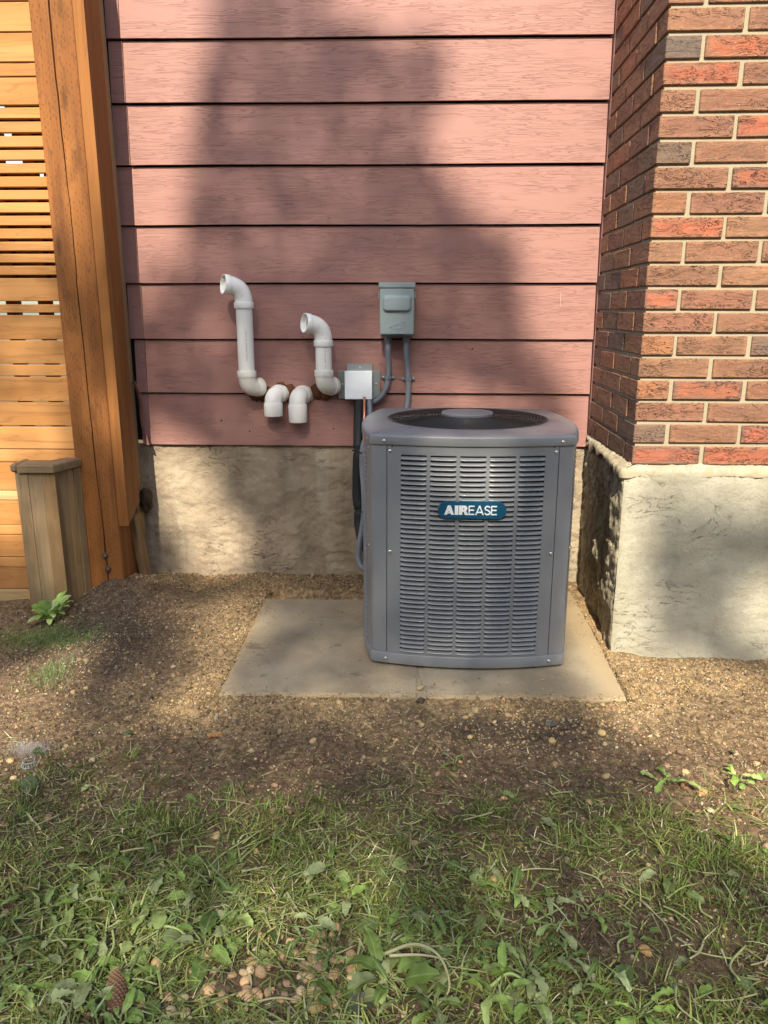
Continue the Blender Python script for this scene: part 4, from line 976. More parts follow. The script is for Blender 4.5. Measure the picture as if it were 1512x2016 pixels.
def pick(P, n, cols_, jit=.25):
    c = np.array(cols_)[rng.integers(0, len(cols_), n)]; return c * rng.uniform(1 - jit, 1 + jit, (n, 1)) * rng.uniform(.93, 1.07, (n, 3))
TANS = [(.46, .30, .14), (.52, .37, .20), (.36, .23, .11), (.28, .19, .11), (.56, .44, .28)]
BRNS = [(.25, .17, .105), (.17, .12, .08), (.33, .22, .14), (.11, .08, .062), (.42, .32, .21)]
P = sample(110000, -1.5, 1.6, 1.45, 2.885, lambda x, y: .08 + .92 * tanw(x, y) * (fbm(x * 6, y * 6, 3) > .40))
stones('fine_gravel', P, rng.lognormal(math.log(.0026), .38, len(P)), pick(P, len(P), TANS), (octv, octf), M['grain'])
P = sample(60000, -1.7, 1.6, .75, 2.885, lambda x, y: .5 + .4 * (fbm(x * 5, y * 5, 8) > .5))
stones('soil_crumbs', P, rng.lognormal(math.log(.0030), .42, len(P)), pick(P, len(P), BRNS), (octv, octf), M['grain'])
P = sample(6500, -1.5, 1.6, 1.3, 2.885, lambda x, y: .12 + .75 * tanw(x, y))
stones('coarse_gravel', P, rng.lognormal(math.log(.0052), .42, len(P)), pick(P, len(P), [(.40, .27, .14), (.34, .22, .12), (.46, .33, .18), (.27, .18, .10), (.30, .20, .115)], .2), ico(1), M['grain'], sink=.42)
perl = lambda x, y: (.9 * np.exp(-(((x + .98) / .22) ** 2 + ((y - 2.33) / .22) ** 2)) + .4 * sst(.35, .7, x) * sst(2.0, 1.7, y) + .30 * np.exp(-(((x + .9) / .3) ** 2 + ((y - 1.85) / .25) ** 2)) + .08) * (fbm(x * 7, y * 7, 61) > .40)
P = sample(15000, -1.6, 1.5, 1.0, 2.8, perl)
stones('perlite_specks', P, rng.lognormal(math.log(.0017), .35, len(P)), pick(P, len(P), [(.75, .73, .68), (.6, .56, .5)], .1), (octv, octf), M['grain'], sink=.1)
tag(MB().box(.040, .060, PADY0 + .006, PADY1, -.03, .0155).build('joint_sand', M['mortar']), kind='stuff')
# grit lying on the slabs, thickest at the rim
x = rng.uniform(PADX0 - .004, PADX1 + .004, 26000); y = rng.uniform(PADY0 - .004, PADY1, 26000); d = np.minimum(np.minimum(x - PADX0, PADX1 - x), y - PADY0)
sp_ = .006 + .05 * np.clip(fbm(x * 9, y * 9, 501, 3) - .42, 0, 1)
k = (rng.uniform(0, 1, 26000) < np.exp(-d / sp_) + .012) & (np.abs(x - .0495) > .006) | (rng.uniform(0, 1, 26000) < .9) & (np.abs(x - .0495) < .005)
zz = np.where(np.abs(x - .0495) < .006, .0165, .0205)
P = np.stack([x, y, zz], -1)[k]; stones('slab_grit', P, rng.lognormal(math.log(.0017), .4, len(P)), pick(P, len(P), TANS), (octv, octf), M['grain'], sink=.15)

# single pebbles
ib, if_ = ico(2)
peb_me = []
for q in range(8):
    V = ib * (1 + .35 * (fbm(ib[:, 0] * 1.7 + q * 9, ib[:, 1] * 1.7 + ib[:, 2] * 1.3 + q * 5, q, 3) - .5)[:, None] * 2) * np.array([1, .78, .58])
    peb_me.append(mesh('pebble', V, if_, M['stone'], q % 2 == 0))
def pebble(x, y, s_, colr, label, group=None, name='pebble', cat='pebble', me=None, z=None):
    o = link(name, me or random.choice(peb_me), None, (x, y, (float(hgt(x, y)) if z is None else z) + s_ * .28), (random.uniform(-.25, .25), random.uniform(-.25, .25), random.uniform(0, 6.28)))
    o.scale = (s_, s_, s_); o.color = (*colr, 1); tag(o, label, cat, group); return o
def tanc(): c = random.choice([(.66, .43, .23), (.56, .36, .19), (.72, .55, .34), (.46, .30, .18)]); v = random.uniform(.8, 1.15); return tuple(a * v for a in c)
random.seed(21)
for i in range(120):                  # gravel patch bottom left of centre
    x = random.gauss(-.245, .085); y = random.gauss(.985, .055)
    if i > 80: x = random.gauss(-.13, .04); y = random.gauss(1.05, .03)
    pebble(x, y, random.uniform(.006, .0125), tanc(), 'small tan pebble in the gravel patch among the weeds at the lower left', 'pebbles of the lower left gravel patch')
for (x, y, s_, c, lb) in ((-.135, .985, .0165, (.62, .45, .25), 'largest pale angular stone at the right edge of the gravel patch'),
    (-.150, 1.015, .014, (.60, .42, .22), 'pale tan stone just behind the largest one in the gravel patch'),
    (-.133, .958, .013, (.58, .40, .2), 'squarish pale stone nearest the camera in the gravel patch'),
    (.405, 1.077, .013, (.55, .32, .14), 'smooth orange oval pebble on bare soil at the lower right'),
    (.372, 1.74, .012, (.50, .36, .18), 'oval tan pebble on dirt in front of the slab'),
    (.50, 1.765, .013, (.56, .42, .2), 'yellowish oval stone on dirt near the slab right corner'),
    (.275, 1.84, .012, (.42, .28, .15), 'round brown pebble close to the slab front edge'),
    (.66, 1.52, .014, (.45, .27, .13), 'round brown pebble in perlite soil near the sunlit corner'),
    (.64, 1.55, .018, (.26, .14, .08), 'flat dark red stone beside the round brown pebble'),
    (.045, 1.965, .011, (.42, .34, .2), 'little stone on the slab right at the unit base')):
    pebble(x, y, s_, c, lb, z=.02 if y > 1.93 else None)
k = 0
while k < 120:
    x = random.uniform(-1.1, 1.3); y = random.uniform(1.15, 2.2)
    if not bool(free(np.array(x), np.array(y), .02)): continue
    zone = 'dirt in front of the slab' if (PADX0 < x < PADX1) else ('dirt left of the slab' if x < PADX0 else 'dirt by the grey foundation')
    if y < 1.6: zone = 'thin grass in the foreground'
    pebble(x, y, random.uniform(.005, .0105), tanc() if random.random() < .6 else (.2, .13, .09), 'small brown pebble half sunk in the ' + zone, 'pebbles in the ' + zone); k += 1

# ------------------------------------------------------------------ grass
def blades(name, base, az, L, W, lift, curl, colr, m, segs=3):
    """base Nx3; az heading; lift = starting pitch; curl = how far the pitch falls along the blade"""
    N = len(base); P0 = base.copy(); rows = []
    side = np.stack([-np.sin(az), np.cos(az), np.zeros(N)], -1)
    for k in range(segs + 1):
        t = k / segs; wv = W * (1 - t ** 1.6) * .5
        if k < segs: rows += [P0 - side * wv[:, None], P0 + side * wv[:, None]]
        else: rows += [P0]
        pit = lift - curl * t
        P0 = P0 + np.stack([np.cos(az) * np.cos(pit), np.sin(az) * np.cos(pit), np.sin(pit)], -1) * (L / segs)[:, None]
        az = az + rng.uniform(-.12, .12, N)
        P0[:, 2] = np.maximum(P0[:, 2], hgt(P0[:, 0], P0[:, 1]) + .001)
    nv = 2 * segs + 1; V = np.stack(rows, 1).reshape(-1, 3); f = []
    for k in range(segs - 1): f += [[2 * k, 2 * k + 1, 2 * k + 3], [2 * k, 2 * k + 3, 2 * k + 2]]
    f += [[2 * segs - 2, 2 * segs - 1, 2 * segs]]; f = np.array(f)
    Fc = (f[None] + (np.arange(N) * nv)[:, None, None]).reshape(-1, 3)
    o = link(name, mesh(name, V, Fc, m, False, np.repeat(colr, nv, 0))); tag(o, kind='stuff'); return o
def gdens(x, y):
    n = .5 + (fbm(x * 3.2, y * 3.2, 77, 4) - .5) * 1.7
    band = sst(1.66, 1.28, y + (n - .5) * .4)
    bare = np.exp(-(((x - .42) / .16) ** 2 + ((y - 1.09) / .07) ** 2)) * .95 + np.exp(-(((x + .24) / .13) ** 2 + ((y - .98) / .07) ** 2)) + .8 * sst(.4, .8, x) * sst(1.3, 1.5, y)
    return np.clip(band * (.25 + 1.5 * (n - .28)) * (1 - np.clip(bare, 0, 1)), 0, 1)
GREENS = [(.155, .215, .04), (.20, .27, .06), (.10, .15, .03), (.30, .33, .11), (.19, .21, .065)]
STRAW = [(.46, .39, .22), (.22, .18, .09), (.62, .56, .35), (.13, .11, .055), (.20, .24, .06), (.14, .17, .045), (.28, .31, .09)]
# clumps of live grass
def clumpset(n, dens, x0=-1.3, x1=1.1, y0=.82, y1=1.8, per=34, rad=.022, Lr=(.02, .055)):
    C_ = sample(n, x0, x1, y0, y1, dens); N = len(C_) * per
    c = np.repeat(C_, per, 0); a = rng.uniform(0, 6.283, N); r_ = np.abs(rng.normal(0, rad, N)); lean = np.repeat(rng.uniform(0, 6.283, len(C_)), per)
    c[:, 0] += r_ * np.cos(a); c[:, 1] += r_ * np.sin(a); c[:, 2] = hgt(c[:, 0], c[:, 1])
    az = np.where(rng.uniform(0, 1, N) < .55, lean + rng.normal(0, .7, N), a); col_ = pick(c, N, GREENS, .42) * np.repeat(rng.uniform(.75, 1.35, len(C_)), per)[:, None]
    dry = rng.uniform(0, 1, N) < .16; col_[dry] = pick(c, dry.sum(), STRAW)
    return c, az, rng.uniform(*Lr, N), rng.uniform(.0014, .0030, N), rng.uniform(.25, 1.25, N), rng.uniform(.3, 1.7, N), col_
S1 = clumpset(2400, lambda x, y: gdens(x, y) * sst(1.72, 1.5, y) * (.35 + .65 * (fbm(x * 5.5, y * 5.5, 150, 3) > .5)), Lr=(.014, .045))
S2 = clumpset(70, lambda x, y: np.exp(-(((x - .42) / .22) ** 2 + ((y - 1.28) / .06) ** 2)), per=80, Lr=(.03, .075), rad=.03)
S2b = clumpset(90, lambda x, y: .8 * np.exp(-(((x + .22) / .22) ** 2 + ((y - 1.27) / .08) ** 2)), per=60, Lr=(.025, .06), rad=.03)
S2c = clumpset(60, lambda x, y: .8 * np.exp(-(((x - .2) / .16) ** 2 + ((y - 1.47) / .06) ** 2)), per=60, Lr=(.03, .07), rad=.03)
blades('grass', *[np.concatenate(q) for q in zip(S1, S2, S2b, S2c)], M['grass'])
# mown clippings lying every which way
def patchfree(x, y): return 1 - .92 * np.exp(-(((x + .235) / .085) ** 2 + ((y - .985) / .05) ** 2) ** 1.5)
def flat_set(n, dens_, cols_, Lr, Wr, x0=-1.4, x1=1.3, y0=.8, y1=2.1, hz=.010):
    dens = lambda x, y: dens_(x, y) * patchfree(x, y)
    C_ = sample(n, x0, x1, y0, y1, dens); N = len(C_); C_[:, 2] += rng.uniform(0, hz, N)
    return C_, rng.uniform(0, 6.283, N), rng.uniform(*Lr, N), rng.uniform(*Wr, N), rng.uniform(-.15, .4, N), rng.uniform(-.1, .7, N), pick(C_, N, cols_, .45)
A1 = flat_set(40000, lambda x, y: (.15 + .85 * sst(.42, .58, fbm(x * 5, y * 5, 333, 3))) * (1 - .75 * sst(.2, .5, x) * sst(1.2, 1.42, y)) * (.15 * sst(2.0, 1.75, y) + .85 * sst(1.78, 1.42, y + (fbm(x * 4, y * 4, 90) - .5) * .5) * (1 - .8 * np.exp(-(((x - .42) / .14) ** 2 + ((y - 1.09) / .06) ** 2)))), STRAW, (.012, .048), (.0010, .0024))
A2 = flat_set(15000, lambda x, y: sst(1.62, 1.2, y) * (.12 + .88 * sst(.44, .56, fbm(x * 3.4, y * 3.4, 12))), GREENS + STRAW[-2:], (.02, .055), (.0016, .0034), y1=1.7, hz=.016)
blades('grass_clippings', *[np.concatenate(q) for q in zip(A1, A2)], M['litter'])
A4 = flat_set(5200, lambda x, y: sst(1.5, 1.1, y) * np.clip(1.15 * np.exp(-((x + .5) / .5) ** 2) + .35, 0, 1) * (1 - .9 * np.exp(-(((x - .42) / .14) ** 2 + ((y - 1.09) / .06) ** 2))), [(.30, .36, .14), (.40, .42, .22), (.24, .30, .10), (.20, .26, .09)], (.025, .07), (.0022, .0048), y1=1.5, hz=.022)
blades('broad_cut_blades', *A4, M['grass'])
A3 = flat_set(11000, lambda x, y: .2 + .8 * sst(1.9, 1.65, y), [(.12, .06, .035), (.17, .10, .06), (.09, .055, .04)], (.012, .05), (.0009, .0022))
blades('dead_stems', *A3, M['litter'])
# pale tuft by the box post and seedlings at the left
Cb = np.stack([rng.normal(-1.04, .035, 900), rng.normal(2.06, .05, 900)], -1); Cb = np.concatenate([Cb, hgt(Cb[:, 0], Cb[:, 1])[:, None]], 1)
blades('fine_grass_tuft', Cb, rng.uniform(0, 6.28, 900), rng.uniform(.012, .030, 900), rng.uniform(.0008, .0016, 900), rng.uniform(.5, 1.5, 900), rng.uniform(0, 1, 900), pick(Cb, 900, [(.22, .30, .13), (.30, .33, .17), (.15, .22, .08)]), M['grass'])
Cb = np.stack([rng.normal(-1.17, .09, 1700), rng.normal(2.31, .045, 1700)], -1); Cb = np.concatenate([Cb, hgt(Cb[:, 0], Cb[:, 1])[:, None]], 1)
blades('pulled_grass_heap', Cb, rng.uniform(0, 6.28, 1700), rng.uniform(.015, .05, 1700), rng.uniform(.001, .002, 1700), rng.uniform(0, .8, 1700), rng.uniform(0, 1.2, 1700), pick(Cb, 1700, [(.24, .36, .10), (.18, .26, .08), (.32, .36, .16)]), M['grass'])

def place(x, y):
    d = math.hypot(x + .425, y - .985); g_ = math.hypot(x + .22, y - .99)
    if g_ < .13: return 'beside the gravel patch at the bottom'
    if d < .12: return 'close around the pine cone'
    if x < -.55: return 'at the left edge of the lawn' if y < 1.25 else 'behind the weeds near the mesh pot'
    if y > 1.32: return 'in the thin grass left of centre' if x < 0 else 'in the thin grass right of centre'
    if x < -.25: return 'behind the pine cone' if y > 1.08 else 'between the pine cone and the left edge'
    if x < .02: return 'behind the gravel patch'
    if x < .18: return 'beside the big wilted weed'
    if x < .36: return 'between the big wilted weed and the bare soil'
    return 'around the bare soil at the lower right'
# ------------------------------------------------------------------ broad leaves and weeds
def leaf_mesh(kind, seed):
    rd = random.Random(seed); n = 12; v = []; L_ = .05
    drop = rd.uniform(.3, 1.3); roll = rd.uniform(-.3, .3); cup = rd.uniform(.05, .45)
    x = 0; z = 0; pts = []
    for i in range(n + 1):
        t = i / n
        wd = {'oval': .42 * math.sin(math.pi * t ** .8) ** .7, 'long': .22 * math.sin(math.pi * t ** .9) ** .8, 'heart': .55 * (math.sin(math.pi * min(1, t * .92 + .08)) ** .6) * (1 - .25 * t),
              'lobed': (.13 + .30 * t) * (1 - max(0, (t - .8) / .2) ** 2) * (.55 + .45 * (1 if (i % 3) == 1 else (.35 if (i % 3) == 2 else .7)))}[kind]
        if t == 1: wd = .0
        pitch = .35 - drop * 1.6 * t; wdn = wd * (1 + rd.uniform(-.2, .2)) * .5 * 2 * L_ * .55
        for s2 in (-1, 1):
            for q in (1.0, .5): pts.append((x, s2 * wdn * q, z + abs(wdn * q) * cup + .0016 * math.sin(i * 1.3 + s2 * 2 + seed) * q))
        pts.append((x, 0, z)); x += math.cos(pitch) * L_ / n; z += math.sin(pitch) * L_ / n
    f = []
    for i in range(n):
        a, b = i * 5, i * 5 + 5
        f += [(a, b, b + 1, a + 1), (a + 1, b + 1, b + 4, a + 4), (a + 4, b + 4, b + 3, a + 3), (a + 3, b + 3, b + 2, a + 2)]
    me = mesh('leaf', pts, f, M['leaf'], True); return me
LM = {k: [leaf_mesh(k, i * 7 + j) for i in range(3)] for j, k in enumerate(('oval', 'long', 'heart', 'lobed'))}
LG = [(.19, .29, .06), (.24, .35, .085), (.14, .22, .055), (.30, .38, .13), (.33, .37, .18)]
def lcol(b=1): c = random.choice(LG); v = random.uniform(.8, 1.2) * b; return (c[0] * v, c[1] * v, c[2] * v, 1)
def stem(parent, p0, p1, r_=.0016, c=None):
    m_ = (Vector(p0) + Vector(p1)) / 2 + Vector((random.uniform(-.004, .004), random.uniform(-.004, .004), .006))
    me = MB().tube([p0, m_, p1], [r_, r_, r_ * .8], 6); o = me.build('stalk', M['grass'], parent, smooth=True)
    a = o.data.color_attributes.new('tint', 'FLOAT_COLOR', 'POINT'); cc_ = c or (.30, .36, .15)
    a.data.foreach_set('color', [q for _ in range(len(o.data.vertices)) for q in (*cc_, 1)]); return o
def weed(x, y, kind, n, sc, label, group=None, b=1, up=.2, stalks=True):
    t = tag(empty('weed_plant', (x, y, float(hgt(x, y)) + .002)), label, 'weed', group); a0 = random.uniform(0, 6.28)
    for i in range(n):
        a = a0 + 6.283 * i / n + random.uniform(-.5, .5); s_ = sc * random.uniform(.65, 1.2); d = random.uniform(.006, .022) * sc / .8
        h = random.uniform(.004, .022) * (1 + up)
        px, py = math.cos(a) * d, math.sin(a) * d
        gz_ = float(hgt(x + px * 2.5, y + py * 2.5)) - float(hgt(x, y))
        o = link('leaf', random.choice(LM[kind]), t, (px, py, h + max(0, gz_)), (random.uniform(-.5, .5), random.uniform(-.25, .15) - up, a + random.uniform(-.3, .3)))
        o.scale = (s_, s_ * random.uniform(.8, 1.15), s_); o.color = lcol(b)
        if stalks: stem(t, (0, 0, -.002), (px, py, h + max(0, gz_)))
    return t
random.seed(5)
weed(-1.20, 2.435, 'heart', 24, 1.15, 'bright green leafy weed at the foot of the weathered box post', None, 2.0, .7)
weed(-.025, 1.005, 'oval', 8, 1.25, 'big wilted weed with curling pale stalks at the bottom centre', None, 1.0, .3)
weed(.00, .965, 'long', 5, 1.3, 'dark leafy plantain drooping beneath the big wilted weed', None, .75, .2)
weed(.20, 1.02, 'lobed', 12, 1.0, 'torn dandelion plant with broad leaves right of the bottom centre', None, 1.1, .1)
weed(.15, .98, 'long', 7, 1.2, 'pulled weed with pale green bent stalks near the bottom edge', None, 1.4, .3)
weed(.36, .955, 'lobed', 8, .95, 'bright dandelion rosette at the lower right', None, 1.5, .1)
weed(.60, 1.56, 'lobed', 6, 1.0, 'flat toothed weed on perlite soil near the sunlit right corner', None, 1.3, .0)
weed(.76, 1.57, 'lobed', 7, .8, 'sunlit small dandelion at the right edge', None, 1.6, .2)
weed(.60, .93, 'long', 7, 1.2, 'narrow leaved weed in the bottom right corner', None, 1.2, .4)
weed(.12, 1.62, 'lobed', 5, .55, 'tiny toothed weed on bare soil in front of the slab', None, 1.0, .0)
grp = ('low broad leaved weed in the grass across the lower left', 'broad leaved weeds of the lower left lawn')
k = 0
while k < 60:
    x = random.uniform(-.75, .12); y = random.uniform(.86, 1.28)
    if random.random() > math.exp(-(((x + .45) / .35) ** 2 + ((y - 1.02) / .16) ** 2)) * 1.1 + .1: continue
    if math.hypot((x + .235) / .14, (y - .98) / .075) < 1: continue
    kd = random.choice(['oval', 'lobed', 'lobed', 'oval', 'heart']); nm = {'oval': 'smooth oval leaved', 'lobed': 'toothed', 'heart': 'round heart leaved'}[kd]
    weed(x, y, kd, random.randint(3, 6), random.uniform(.55, 1.05), nm + ' low weed ' + place(x, y), nm + ' weeds ' + place(x, y), random.uniform(.8, 1.3), random.uniform(-.25, .15)); k += 1
for k in range(16):
    x = random.uniform(.05, .5); y = random.uniform(.88, 1.2)
    if math.hypot((x - .42) / .15, (y - 1.09) / .06) < 1.1: continue
    kd = random.choice(['lobed', 'lobed', 'oval']); nm = {'oval': 'smooth oval leaved', 'lobed': 'toothed'}[kd]
    weed(x, y, kd, random.randint(3, 6), random.uniform(.5, 1.0), nm + ' low weed ' + place(x, y), nm + ' weeds ' + place(x, y), random.uniform(.8, 1.2), .1)
for k in range(170):           # single torn leaves
    x = random.uniform(-.85, .75); y = random.uniform(.88, 1.55 if k % 4 == 0 else 1.3)
    if math.hypot((x + .235) / .12, (y - .98) / .065) < 1: x += .22; y += .05
    kd = random.choice(['oval', 'heart', 'long', 'lobed', 'oval']); s_ = random.uniform(.45, 1.1)
    o = link('fallen_leaf', random.choice(LM[kd]), None, (x, y, float(hgt(x, y)) + .010), (random.uniform(-.4, .4), random.uniform(-.2, .45), random.uniform(0, 6.28)))
    o.scale = (s_, s_, s_); c = lcol(random.uniform(.8, 1.3)); g = random.uniform(0, .5)
    o.color = (c[0] * (1 - g) + .16 * g, c[1] * (1 - g) + .17 * g, c[2] * (1 - g) + .10 * g, 1)
    nm = {'oval': 'oval', 'lobed': 'toothed', 'heart': 'heart shaped', 'long': 'narrow'}[kd]; tag(o, 'loose ' + nm + ' leaf lying ' + place(x, y), 'leaf', 'loose ' + nm + ' leaves ' + place(x, y))
def single_leaf(x, y, kd, s_, rz, c, label, z=.012):
    o = link('fallen_leaf', LM[kd][0], None, (x, y, float(hgt(x, y)) + z), (.1, .05, rz)); o.scale = (s_, s_, s_); o.color = (*c, 1); tag(o, label, 'leaf')
single_leaf(-.89, 1.63, 'heart', 1.0, .4, (.07, .12, .05), 'dark green heart shaped leaf beside the mesh pot at the left')
single_leaf(-.70, 1.72, 'oval', .8, .7, (.10, .16, .08), 'lone green leaf on dark soil left of the wood chip')
single_leaf(-.86, 1.52, 'heart', 1.3, -.6, (.13, .17, .09), 'large dull leaf flattened in the grass at the left')
single_leaf(.80, 1.68, 'oval', .6, 2.2, (.14, .25, .05), 'small bright leaf standing at the right edge')
single_leaf(-.36, 1.25, 'oval', .75, 1.2, (.09, .17, .06), 'smooth oval leaf on the grass left of centre')
# long pale stalks
def stalk(ctrl, r_, label, c=(.36, .38, .17)):
    P_ = [(x, y, float(hgt(x, y)) + z) for x, y, z in ctrl]; pts = curve_pts(P_, 6); n = len(pts)
    o = MB().tube(pts, [r_ * (1 - .6 * i / n) for i in range(n)], 7).build('plant_stalk', M['litter'], smooth=True)
    a = o.data.color_attributes.new('tint', 'FLOAT_COLOR', 'POINT'); a.data.foreach_set('color', [q for _ in range(len(o.data.vertices)) for q in (*c, 1)])
    tag(o, label, 'stalk')
stalk([(-.03, 1.045, .02), (.02, 1.04, .045), (.06, 1.025, .04), (.075, .99, .02), (.05, .955, .01)], .0032, 'thick pale stalk arching over the big wilted weed', (.42, .40, .22))
stalk([(-.02, 1.03, .03), (.03, 1.032, .035), (.072, 1.028, .03)], .0028, 'straight pale stalk across the big wilted weed', (.5, .44, .28))
stalk([(.0, 1.07, .01), (.05, 1.07, .012), (.11, 1.08, .01), (.18, 1.07, .008)], .0022, 'long straw coloured stalk right above the big wilted weed')
stalk([(-.42, 1.10, .015), (-.38, 1.085, .02), (-.345, 1.06, .012)], .0028, 'pale green stalk in the weeds at the lower left', (.36, .46, .18))
stalk([(-.50, 1.10, .01), (-.48, 1.05, .02), (-.49, 1.0, .015), (-.47, .97, .01)], .0024, 'bent pale stalk left of the pine cone', (.36, .42, .18))
stalk([(.14, 1.0, .01), (.17, 1.005, .03), (.20, .985, .02), (.215, .97, .01)], .0030, 'thick curled green stalk at the lower right of centre', (.34, .44, .17))
stalk([(.15, .99, .012), (.155, .95, .012), (.17, .92, .01)], .0024, 'short straight stalk pointing down beside the curled green one', (.38, .48, .2))
stalk([(.05, 1.50, .006), (.12, 1.49, .01), (.18, 1.475, .006)], .0022, 'woody brown twig on soil below the air conditioner', (.22, .15, .08))
stalk([(-.42, 1.47, .006), (-.36, 1.46, .014), (-.31, 1.43, .01), (-.30, 1.39, .005)], .0017, 'thin curved dead stem in the grass left of centre', (.32, .26, .16))
random.seed(31)
for k in range(60):
    x = random.uniform(-.9, .6); y = random.uniform(.88, 1.5); a = random.uniform(0, 6.28); l = random.uniform(.02, .05)
    P_ = [(x + math.cos(a + .3 * i * random.uniform(-1, 1)) * l * i, y + math.sin(a) * l * i, .008 + random.uniform(0, .012)) for i in range(3)]
    P2 = [(p[0], p[1], float(hgt(p[0], p[1])) + p[2]) for p in P_]; pts = curve_pts(P2, 4)
    o = MB().tube(pts, random.uniform(.0011, .002), 5).build('plant_stalk', M['litter'], smooth=True); c = random.choice([(.34, .38, .16), (.40, .38, .2), (.26, .32, .12)])
    at_ = o.data.color_attributes.new('tint', 'FLOAT_COLOR', 'POINT'); at_.data.foreach_set('color', [q for _ in range(len(o.data.vertices)) for q in (*c, 1)])
    tag(o, 'pale cut stalk lying ' + place(x, y), 'stalk', 'cut stalks ' + place(x, y))

# ------------------------------------------------------------------ odd bits on the ground
# pine cone
vs3, fs3, cs3 = [], [], []; n0 = 0
Lc = .098
core_v, core_f = ico(2)
vs3.append(core_v * np.array([Lc * .47, .013, .013]) + np.array([0, 0, .017])); fs3.append(core_f); cs3.append(np.tile([[.05, .025, .015]], (len(core_v), 1))); n0 = len(core_v)
for i in range(210):
    t = i / 210; a = i * 2.39996; xx = -Lc / 2 + Lc * t; rr = .0185 * math.sin(math.pi * min(.97, t * .86 + .10)) ** .6
    d = np.array([0, math.cos(a), math.sin(a)]); ax = np.array([1., 0, 0]); sd_ = np.cross(d, ax); o_ = np.array([xx, 0, .018])
    b0 = o_ + d * rr * .45; tip = o_ + d * rr * 1.06 + ax * .0085; w1 = .0044
    vv_ = np.array([b0 - sd_ * w1 * .6, b0 + sd_ * w1 * .6, o_ + d * rr * .98 + ax * .004 + sd_ * w1, tip + sd_ * w1 * .35, tip - sd_ * w1 * .35, o_ + d * rr * .98 + ax * .004 - sd_ * w1, o_ + d * rr * 1.02 + ax * .0065])
    vs3.append(vv_); fs3.append(np.array([[0, 1, 6], [1, 2, 6], [2, 3, 6], [3, 4, 6], [4, 5, 6], [5, 0, 6]]) + n0); n0 += 7
    c = np.tile([[.11, .05, .025]], (7, 1)); c[3:5] = [.40, .24, .12]; c[0:2] = [.015, .008, .005]; c[6] = [.14, .06, .03]; cs3.append(c)  # scale roots near black: shade of the gaps put into the colour
cone = link('pine_cone', mesh('pine_cone', np.concatenate(vs3), np.concatenate(fs3), M['cone'], False, np.concatenate(cs3)), None, (-.438, .955, float(hgt(-.438, .955)) + .002), (0, 0, R(112))); cone.scale = (.85, .85, .85)
tag(cone, 'brown scaly pine cone lying in the weeds at the lower left', 'pine cone')
# wood chip
o = tag(MB().bbox(-.018, .018, -.008, .008, -.002, .002, .0006).build('wood_chip', M['slat'], None, (-.475, 1.735, float(hgt(-.475, 1.735)) + .006), (0, .1, .45)), 'flat cut chip of red brown wood on the dirt', 'wood chip')
# two withered leaves
for (x, y, s_, rz, c, lb) in ((.365, 1.80, .75, .3, (.20, .18, .17), 'crumpled grey dead leaf on dirt in front of the slab'), (-.085, .955, 1.1, .2, (.07, .07, .075), 'dark grey withered leaf at the bottom edge')):
    o = link('withered_leaf', LM['heart'][1], None, (x, y, float(hgt(x, y)) + .006), (.35, -.15, rz)); o.scale = (s_, s_, s_); o.color = (*c, 1); tag(o, lb, 'leaf')
# mesh pot with a feathery tuft
pot = tag(empty('mesh_pot', (-.885, 1.60, float(hgt(-.885, 1.60)) - .014)), 'half buried grey plastic mesh pot in the soil at the left', 'mesh pot')
mb = MB()
for i in range(5):
    z = -.01 + .009 * i; r_ = .024 * math.cos(.25 * i); mb.tube([(r_ * math.cos(a), r_ * math.sin(a), z) for a in [k * math.pi / 12 for k in range(25)]], .0009, 5, False)
for k in range(16):
    a = k * math.pi / 8; mb.tube([(.024 * math.cos(.25 * i) * math.cos(a), .024 * math.cos(.25 * i) * math.sin(a), -.01 + .009 * i) for i in range(5)], .0008, 5, False)
mb.build('lattice', M['plast'], pot)
N = 700; Cb = np.tile([[-.895, 1.64, 0.]], (N, 1)) + rng.normal(0, 1, (N, 3)) * [.020, .010, 0]; Cb[:250, 0] -= .028; Cb[:250, 1] += .012; Cb[:, 2] = hgt(Cb[:, 0], Cb[:, 1]) + .006
o = blades('fluff_tuft', Cb, rng.uniform(0, 6.28, N), rng.uniform(.010, .045, N), rng.uniform(.0003, .0006, N), rng.uniform(-.1, .9, N), rng.uniform(-.9, 1.4, N), np.tile([[.55, .50, .46]], (N, 1)), M['fluff'])
del o['kind']; tag(o, 'wispy pale feathery fluff beside the mesh pot', 'fluff')
# soil debris and roots fallen behind the beam
v, f = ico(3); d = 1 + .9 * (fbm(v[:, 0] * 4, v[:, 1] * 4 + v[:, 2] * 5, 4, 4) - .5)
o = link('soil_clod', mesh('soil_clod', v * d[:, None] * np.array([.022, .03, .045]), f, M['grain'], False, np.tile([[.07, .045, .03]], (len(v), 1))), None, (-.985, 2.84, .34)); tag(o, 'dark clod of soil caught on top of the thin wooden stake', 'soil clod')

# ------------------------------------------------------------------ unseen leafy screen added behind the viewer to keep low sky off the wall
hx, hz_ = np.meshgrid(np.linspace(-14, 14, 240), np.linspace(0, 1, 44)); prof_y = np.interp(hz_, [0, .44, .5, .56, 1], [0, 0, -.2, -.9, -.9]); prof_z = np.interp(hz_, [0, .44, .5, .56, 1], [-.1, 4.6, 4.9, 4.6, -.1])
dn = (fbm(hx * 1.5, hz_ * 22, 300, 5) - .5) * .7; V = np.stack([hx, prof_y + dn, prof_z + dn * .6 * (prof_z > .2)], -1).reshape(-1, 3); V[:, 1] -= 0
i0 = (np.arange(43)[:, None] * 240 + np.arange(239)[None]).ravel()
tag(link('sky_blocker', mesh('sky_blocker', V, np.stack([i0, i0 + 1, i0 + 241, i0 + 240], -1), M['crown'], False, np.tile([[.05, .075, .025]], (len(V), 1))), None, (0, -7.2, 0)), 'tall dark green leafy screen added behind the viewer to block low sky', 'sky_blocker')

